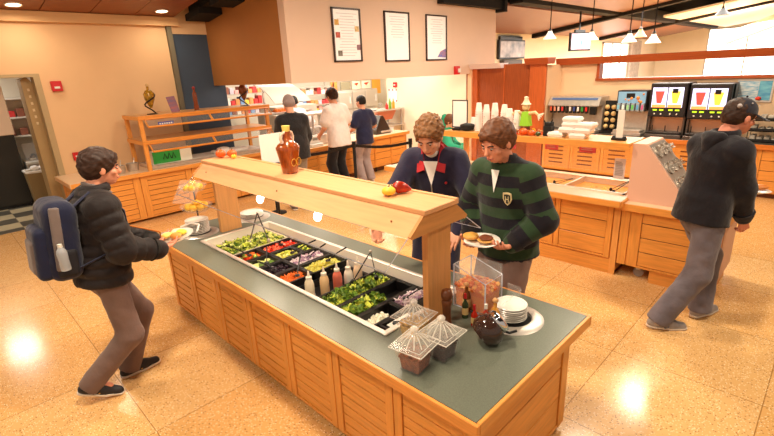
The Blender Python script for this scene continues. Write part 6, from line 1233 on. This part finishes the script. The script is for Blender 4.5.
# his dish
t = thing('clear_dish', 'clear plastic takeout dish held out by the student, with fruit and bread', 'dish', (1.13, 3.40, 1.03)); t.rotation_euler = (.05, -.1, .1)
MB().lathe([(.02, .0), (.08, .002), (.115, .028), (.118, .030), (.082, .006), (.02, .004)], n=28, sx=1.15, cap=False).build('dish_body', mat('dish_clear', (246, 240, 234), .08, alpha=.5, coat=.5), t, True)
MB().tube([(.10, .10, .03), (.17, .06, .045), (.18, -.04, .05), (.12, -.10, .03)], .008, 6).build('lid_edge', mat('dish_clear', (246, 240, 234), .08, alpha=.5), t, True)
for (x, y, m_, n_, l, rz_) in [(-.05, .02, (246, 214, 110), 'bread_slice', 'pale yellow bread piece at the left of the clear dish', .02), (-.01, -.04, (226, 150, 60), 'bread_slice', 'orange browned bread piece in the middle of the clear dish', .025), (.05, .01, (236, 206, 60), 'fruit_piece', 'bright yellow fruit piece at the right of the clear dish', .022), (.03, .05, (240, 226, 180), 'fruit_piece', 'cream fruit piece at the back of the clear dish', .02)]:
    o = MB().ball((0, 0, 0), .04, 12, 8, rz_).build(n_, mat('%s_%d' % (n_, m_[2]), m_, .5, 0, .2, 30), smooth=True); o.location = (1.13 + x, 3.40 + y, 1.065); tag(o, l, 'food')
# 2 --- navy quarter zip
navy = cloth('navy_fleece', (44, 40, 62), .25, rough=.95)
K = person('person', 'young man with curly light brown hair and navy quarter zip sweater reaching for the tongs', (2.77, 2.22, 0), 1.93, head=math.radians(208), lean=.25, side=0, twist=0, pel=.93, face_yaw=-.12, face_pitch=.58, neck_fwd=.13,
    hands=[V3(2.07, 2.28, 1.0), V3(2.58, 1.88, 1.0)], poles=[V3(.2, 1, -.4), V3(.6, -1, -.6)], hdir=(unit([-.45, -.25, -.8]), unit([-.8, -.1, -.5])), hpalm=(V3(-.3, -.9, 0), V3(0, .3, -1)), hcurl=(.75, .4),
    top=dict(m=navy, loose=.032, name='sweater', hem=-.05, neck=.9, collar=mat('red_collar', (178, 34, 40), .8), flap=mat('red_collar', (178, 34, 40), .8), collar_r=.064, collar_t=.014, collar_h=.022, collar_gap=7, cuff=navy), bottom=dict(m=cloth('dark_jeans', (40, 40, 60)), loose=.02), hair=dict(m=lbrown, rgb=(130, 86, 50), thick=.020, line=.045, rough=.011, kind='fringe'), shoes=dict(m=sneak, sole=solew), skinm=mat('skin_b', (232, 164, 130), .5, 0, .05, 18), vox=.011)
b = MB(); z0_ = .50
b.add([K['onsurf'](-.05, .48) + K['ff'] * .006 + K['t'] * .03, K['onsurf'](.05, .48) + K['ff'] * .006 + K['t'] * .03, K['onsurf'](.0, .33) + K['ff'] * .006], [(0, 1, 2)]); b.build('white_undershirt', paper, K['top'])
MB().tube([K['onsurf'](0, z_) + K['ff'] * .004 for z_ in (.34, .28, .22)], .005, 6).build('zipper', steel, K['top'], True)
MB().ball(tuple(K['nb'] + K['ff'] * .055 - K['t'] * .0), .052, 14, 9, .045).build('undershirt_neck', paper, K['top'], True)
p_ = K['onsurf'](-.10, .35) + K['ff'] * .004; MB().ball(tuple(p_), .011, 8, 6).build('chest_emblem', red, K['top'], True)
# 3 --- rugby shirt
rug = cloth('rugby_stripes', (28, 24, 32), .25, rough=.95, stripes=(.145, (46, 66, 42), .5))
rc = cloth('rugby_black', (26, 22, 26), .2)
K = person('person', 'young man with brown hair in a green and black striped rugby shirt holding a plate', (2.72, 1.55, 0), 1.88, head=math.radians(180), lean=.12, side=.0, pel=.93, face_yaw=-.2, face_pitch=.42, neck_fwd=.10, fat=1.05,
    hands=[V3(2.52, 1.72, 1.0), V3(2.53, 1.42, 1.02)], poles=[V3(.5, .9, -.6), V3(.6, -1, -.6)], hdir=(unit([-.75, -.35, -.1]), unit([-.95, .1, .1])), hpalm=(V3(-.2, -.4, .8), V3(0, .25, .9)), hcurl=(.45, .5),
    top=dict(m=rug, loose=.036, name='rugby_shirt', hem=-.07, neck=.85, collar=rc, collar_r=.068, collar_t=.015, collar_h=.030, collar_gap=5, cuff=rc), bottom=dict(m=cloth('brown_grey_chinos', (128, 102, 92)), loose=.025), hair=dict(m=mbrown, rgb=(90, 54, 32), thick=.019, line=.04, rough=.006, kind='fringe'), shoes=dict(m=sneak, sole=solew), skinm=mat('skin_c', (230, 152, 120), .5, 0, .05, 18), vox=.011)
b = MB(); b.add([K['onsurf'](-.028, .50) + K['ff'] * .006 + K['t'] * .02, K['onsurf'](.028, .50) + K['ff'] * .006 + K['t'] * .02, K['onsurf'](.0, .38) + K['ff'] * .006], [(0, 1, 2)]); b.build('white_undershirt', paper, K['top'])
cp = K['onsurf'](-.09, .35) + K['ff'] * .004; X_, Z_ = K['rr'], K['t']
def shield(sc_, off): return [tuple(cp + K['ff'] * off + sc_ * (X_ * x + Z_ * z)) for x, z in ((-.030, .04), (0, .046), (.030, .04), (.032, .0), (.018, -.03), (0, -.045), (-.018, -.03), (-.032, .0))]
def slab2(pts, n_, th, name, m_, par): q = MB(); N_ = len(pts); q.add(list(pts) + [tuple(np.array(p) + n_ * th) for p in pts], [tuple(range(N_)), tuple(range(2 * N_ - 1, N_ - 1, -1))] + [(i, (i + 1) % N_, (i + 1) % N_ + N_, i + N_) for i in range(N_)]); return q.build(name, m_, par)
cr_ = slab2(shield(1, 0), K['ff'], .005, 'chest_crest', mat('crest_cream', (222, 200, 150), .7), K['top']); slab2(shield(.72, .005), K['ff'], .003, 'crest_field', mat('crest_dark', (40, 40, 34), .7), cr_)
b = MB(); 
for a_, c_ in (((-.010, .02), (-.010, -.02)), ((.010, .02), (.010, -.02)), ((-.010, 0), (.010, 0))): b.tube([cp + K['ff'] * .009 + X_ * a_[0] + Z_ * a_[1], cp + K['ff'] * .009 + X_ * c_[0] + Z_ * c_[1]], .0032, 5)
b.build('crest_emblem', mat('crest_cream', (222, 200, 150), .7), cr_)
def burger_plate(x, y, z, lab, tilt=(0, 0), pre=''):
    t = thing('dinner_plate', lab, 'plate', (x, y, z)); t.rotation_euler = (tilt[0], tilt[1], 0); plate_proto(china, .12)[0].build('plate_body', china, t, True)
bun = mat('bun_golden', (232, 170, 80), .45, 0, .2, 20); patty = mat('patty_brown', (120, 58, 22), .6, 0, .4, 40)
burger_plate(2.41, 1.56, 1.045, 'white plate with an open burger held by the striped shirt man', (.02, -.06))
t = thing('burger_bun', 'golden top bun lying on the held plate beside the burger', 'bun', (2.39, 1.635, 1.062)); MB().ball((0, 0, .018), .055, 16, 10, .022).build('bun_top', bun, t, True)
t = thing('open_burger', 'open burger with a brown patty on the held plate', 'burger', (2.40, 1.525, 1.062)); MB().ball((0, 0, .012), .056, 16, 8, .014).build('bun_base', bun, t, True); MB().ball((0, 0, .028), .048, 14, 8, .012, .12).build('patty', patty, t, True)
# 4 --- man in cap
blk_ = cloth('black_hoodie', (30, 26, 32), .3, rough=.95); jean = cloth('faded_grey_jeans', (112, 104, 112), .35, 5, .9, .3)
hd4 = math.radians(-36)
K = person('person', 'man in a navy baseball cap, black hooded top and faded jeans walking past the counter', (4.18, .68, 0), 1.91, head=hd4, lean=.12, side=-.0, twist=0, pel=.92, face_yaw=-.1, face_pitch=.28, neck_fwd=.12,
    hands=[V3(4.36, .41, .83), V3(4.56, .52, 1.05)], poles=[V3(-.6, -.6, -.5), V3(-.2, .8, -.8)], hdir=(unit([.25, -.15, -.95]), unit([.8, -.55, .1])), hpalm=(V3(.6, .8, 0), V3(0, 0, 1)), hcurl=(.85, .3),
    feet=[((3.92, .80, .0), math.radians(-55), 0.05), ((4.34, .60, 0), math.radians(-25), 0.)], top=dict(m=blk_, loose=.038, name='hooded_top', hem=-.06, neck=.2, collar=blk_, collar_r=.075, collar_t=.022, collar_h=.03, collar_gap=2, cuff=blk_), bottom=dict(m=jean, loose=.028, name='jeans'), hair=dict(m=brown, rgb=(44, 28, 20), thick=.010, line=.01, rough=.003, low=-.06), shoes=dict(m=mat('sneaker_grey', (160, 150, 146), .5, 0, .3, 20), sole=solew, stripe=mat('shoe_blue', (50, 70, 140), .5)), skinm=mat('skin_d', (222, 140, 112), .5, 0, .05, 18), vox=.011)
q = K['q']; cp_ = thing('baseball_cap', 'navy baseball cap with a pale round emblem worn by the walking man', 'cap', tuple(q(0, 0, .1)), world=True); capm = cloth('cap_navy', (36, 34, 46), .15, rough=.8)
g = SDF(.015).ell(q(0, -.012, .048), V3(.092, .114, .095) , K['RH']); g.cut(q(0, 0, .028), unit(-K['hu'] + K['hf'] * .12)); V, Q = g.mesh(.006); npmesh('crown', [(V, Q, 0)], [capm], cp_)
vs = []; n = 10
for k in range(n + 1):
    a_ = -1.15 + 2.3 * k / n
    for (r_, dz) in ((.095, .036), (.165 + .012 * math.cos(a_), .012)): vs += [q(math.sin(a_) * r_ * .86, math.cos(a_) * r_ * 1.08, dz + .012 * math.cos(a_ * 1.2)), q(math.sin(a_) * r_ * .86, math.cos(a_) * r_ * 1.08, dz + .012 * math.cos(a_ * 1.2) - .006)]
fs = []
for k in range(n): a_ = 4 * k; fs += [(a_, a_ + 2, a_ + 6, a_ + 4), (a_ + 1, a_ + 5, a_ + 7, a_ + 3), (a_ + 2, a_ + 3, a_ + 7, a_ + 6), (a_, a_ + 4, a_ + 5, a_ + 1)]
MB().add(vs, fs).build('brim', capm, cp_, True); MB().ball(tuple(q(0, -.012, .144)), .008, 8, 6).build('top_button', capm, cp_, True)
MB().ball(tuple(q(.062, -.088, .066)), .016, 12, 8).build('cap_emblem', mat('emblem_pale', (176, 166, 166), .6), cp_, True)
for x_, y_ in ((.06, .05), (.078, -.02), (-.06, .05)): MB().ball(tuple(q(x_, y_, .10)), .005, 8, 6).build('eyelet', mat('eyelet_pale', (200, 190, 190), .5), cp_, True)
g = SDF(.03); g.cone(K['nb'] - K['ff'] * .07 + K['rr'] * .06 - K['t'] * .01, K['nb'] - K['ff'] * .07 - K['rr'] * .06 - K['t'] * .01, .042, .042).cone(K['nb'] - K['ff'] * .10 - K['t'] * .05, K['nb'] - K['ff'] * .11 - K['t'] * .12, .07, .04, K['ff'], .6); V, Q = g.mesh(.011, .004, 40); npmesh('hood', [(V, Q, 0)], [blk_], K['top'])
burger_plate(4.63, .43, 1.075, 'white plate with bread held low in front of the capped man', (.0, .05))
t = thing('burger_bun', 'golden brown bun on the plate of the capped man', 'bun', (4.67, .39, 1.095)); MB().ball((0, 0, .02), .05, 14, 8, .022).build('bun_top', mat('bun_dark', (206, 120, 50), .5), t, True)
t = thing('bread_slice', 'pale sandwich half on the plate of the capped man', 'bread', (4.60, .48, 1.095)); MB().ball((0, 0, .014), .055, 14, 8, .015).build('slice', mat('bread_pale', (244, 214, 150), .6), t, True)
# 5-9 --- background people
bsk = cloth('black_jacket', (30, 26, 28), .5, rough=.7); fv = dict(vox=.014, hvox=.009)
K = person('person', 'person in a grey beanie and black jacket seen from behind at the serving counter', (4.18, 6.28, 0), 1.86, head=math.radians(72), lean=.05, pel=.94, face_pitch=.25, hands=[V3(4.50, 6.48, .98), V3(4.12, 6.62, 1.0)], top=dict(m=bsk, loose=.05, name='jacket', hem=-.1, neck=0, collar=bsk, collar_r=.075, collar_t=.025, collar_gap=0, cuff=bsk), bottom=dict(m=cloth('pale_jeans', (150, 140, 130)), loose=.02), hair=dict(m=bl, kind='none'), shoes=dict(m=mat('shoe_brownish', (96, 78, 66), .6), sole=solew), bulk=1.1, fat=1.1, **fv)
q = K['q']; bn_ = thing('beanie_hat', 'grey knitted beanie on the person in the black jacket', 'hat', tuple(q(0, 0, .08)), world=True); g = SDF(.015).ell(q(0, -.012, .05), V3(.094, .112, .115), K['RH']).ell(q(0, -.04, .02), V3(.09, .09, .06), K['RH']); g.cut(q(0, -.05, -.06), unit(-K['hu'] + K['hf'] * .75)); V, Q = g.mesh(.009, .003, 90); npmesh('beanie', [(V, Q, 0)], [cloth('grey_knit', (150, 130, 126), .5, 30)], bn_)
wht = cloth('white_cotton', (240, 226, 222), .4)
person('person', 'man in a white T-shirt and black track trousers seen from behind at the serving counter', (5.42, 6.66, 0), 1.92, head=math.radians(92), lean=.06, side=-.03, pel=.94, face_pitch=.3, hands=[V3(5.66, 6.95, 1.1), V3(5.22, 6.98, 1.05)], sleeve='short', fat=1.08, top=dict(m=wht, loose=.042, name='t_shirt', hem=-.12, neck=0), bottom=dict(m=cloth('black_track', (28, 24, 28)), loose=.028), hair=dict(m=brown, thick=.02, rough=.007, low=-.07), shoes=dict(m=sneak, sole=solew), **fv)
person('person', 'slim young man in a navy T-shirt and grey sweatpants at the serving counter', (6.12, 6.72, 0), 1.75, head=math.radians(85), lean=.02, pel=.93, face_pitch=.1, face_yaw=.2, hands=[V3(6.40, 6.95, 1.02), V3(5.98, 7.0, 1.02)], sleeve='short', fat=.95, top=dict(m=cloth('navy_cotton', (38, 40, 70), .4), loose=.038, name='t_shirt', hem=-.1, neck=0), bottom=dict(m=cloth('grey_sweats', (170, 150, 148)), loose=.03, name='sweatpants'), hair=dict(m=bl, thick=.008, rough=.002, low=-.05), shoes=dict(m=mat('shoe_pale', (200, 186, 176), .6), sole=solew), **fv)
person('person', 'kitchen worker in a white coat with black hair behind the food display case', (5.62, 8.25, 0), 1.76, head=math.radians(100), lean=.04, pel=.94, face_pitch=.3, hands=[V3(5.85, 8.45, 1.1), V3(5.4, 8.45, 1.1)], top=dict(m=wht, loose=.05, name='chef_coat', hem=-.15, neck=0, collar=wht, collar_gap=0, cuff=wht), bottom=dict(m=cloth('black_track', (28, 24, 28)), loose=.028), hair=dict(m=bl, thick=.012, low=-.06), shoes=dict(m=sneak, sole=solew), **fv)
gr = cloth('green_fleece', (40, 150, 112), .4)
K = person('person', 'child with brown hair in a green hooded top behind the hot food bar', (5.86, 4.52, 0), 1.50, head=math.radians(-60), lean=.05, pel=.90, face_pitch=.35, face_yaw=-.1, hands=[V3(5.75, 4.1, .95), V3(5.95, 4.2, .95)], top=dict(m=gr, loose=.045, name='hooded_top', hem=-.1, neck=.1, collar=gr, collar_t=.03, collar_gap=0, cuff=gr), bottom=dict(m=cloth('dark_jeans', (40, 40, 60)), loose=.02), hair=dict(m=mbrown, thick=.02, rough=.005), shoes=dict(m=sneak, sole=solew), **fv)
g = SDF(.03); g.cone(K['hc'] - K['hf'] * .10 + K['hu'] * .04, K['nb'] - K['ff'] * .07, .055, .07); V, Q = g.mesh(.012, .004, 40); npmesh('hood', [(V, Q, 0)], [gr], K['top'])
MB().tube([K['onsurf'](.1, .46), K['onsurf'](.09, .36), K['onsurf'](.09, .25)], .02, 6, .006).build('bag_strap', black, K['top'], True)
for o in COL.objects:
    if '_o' in o: del o['_o']
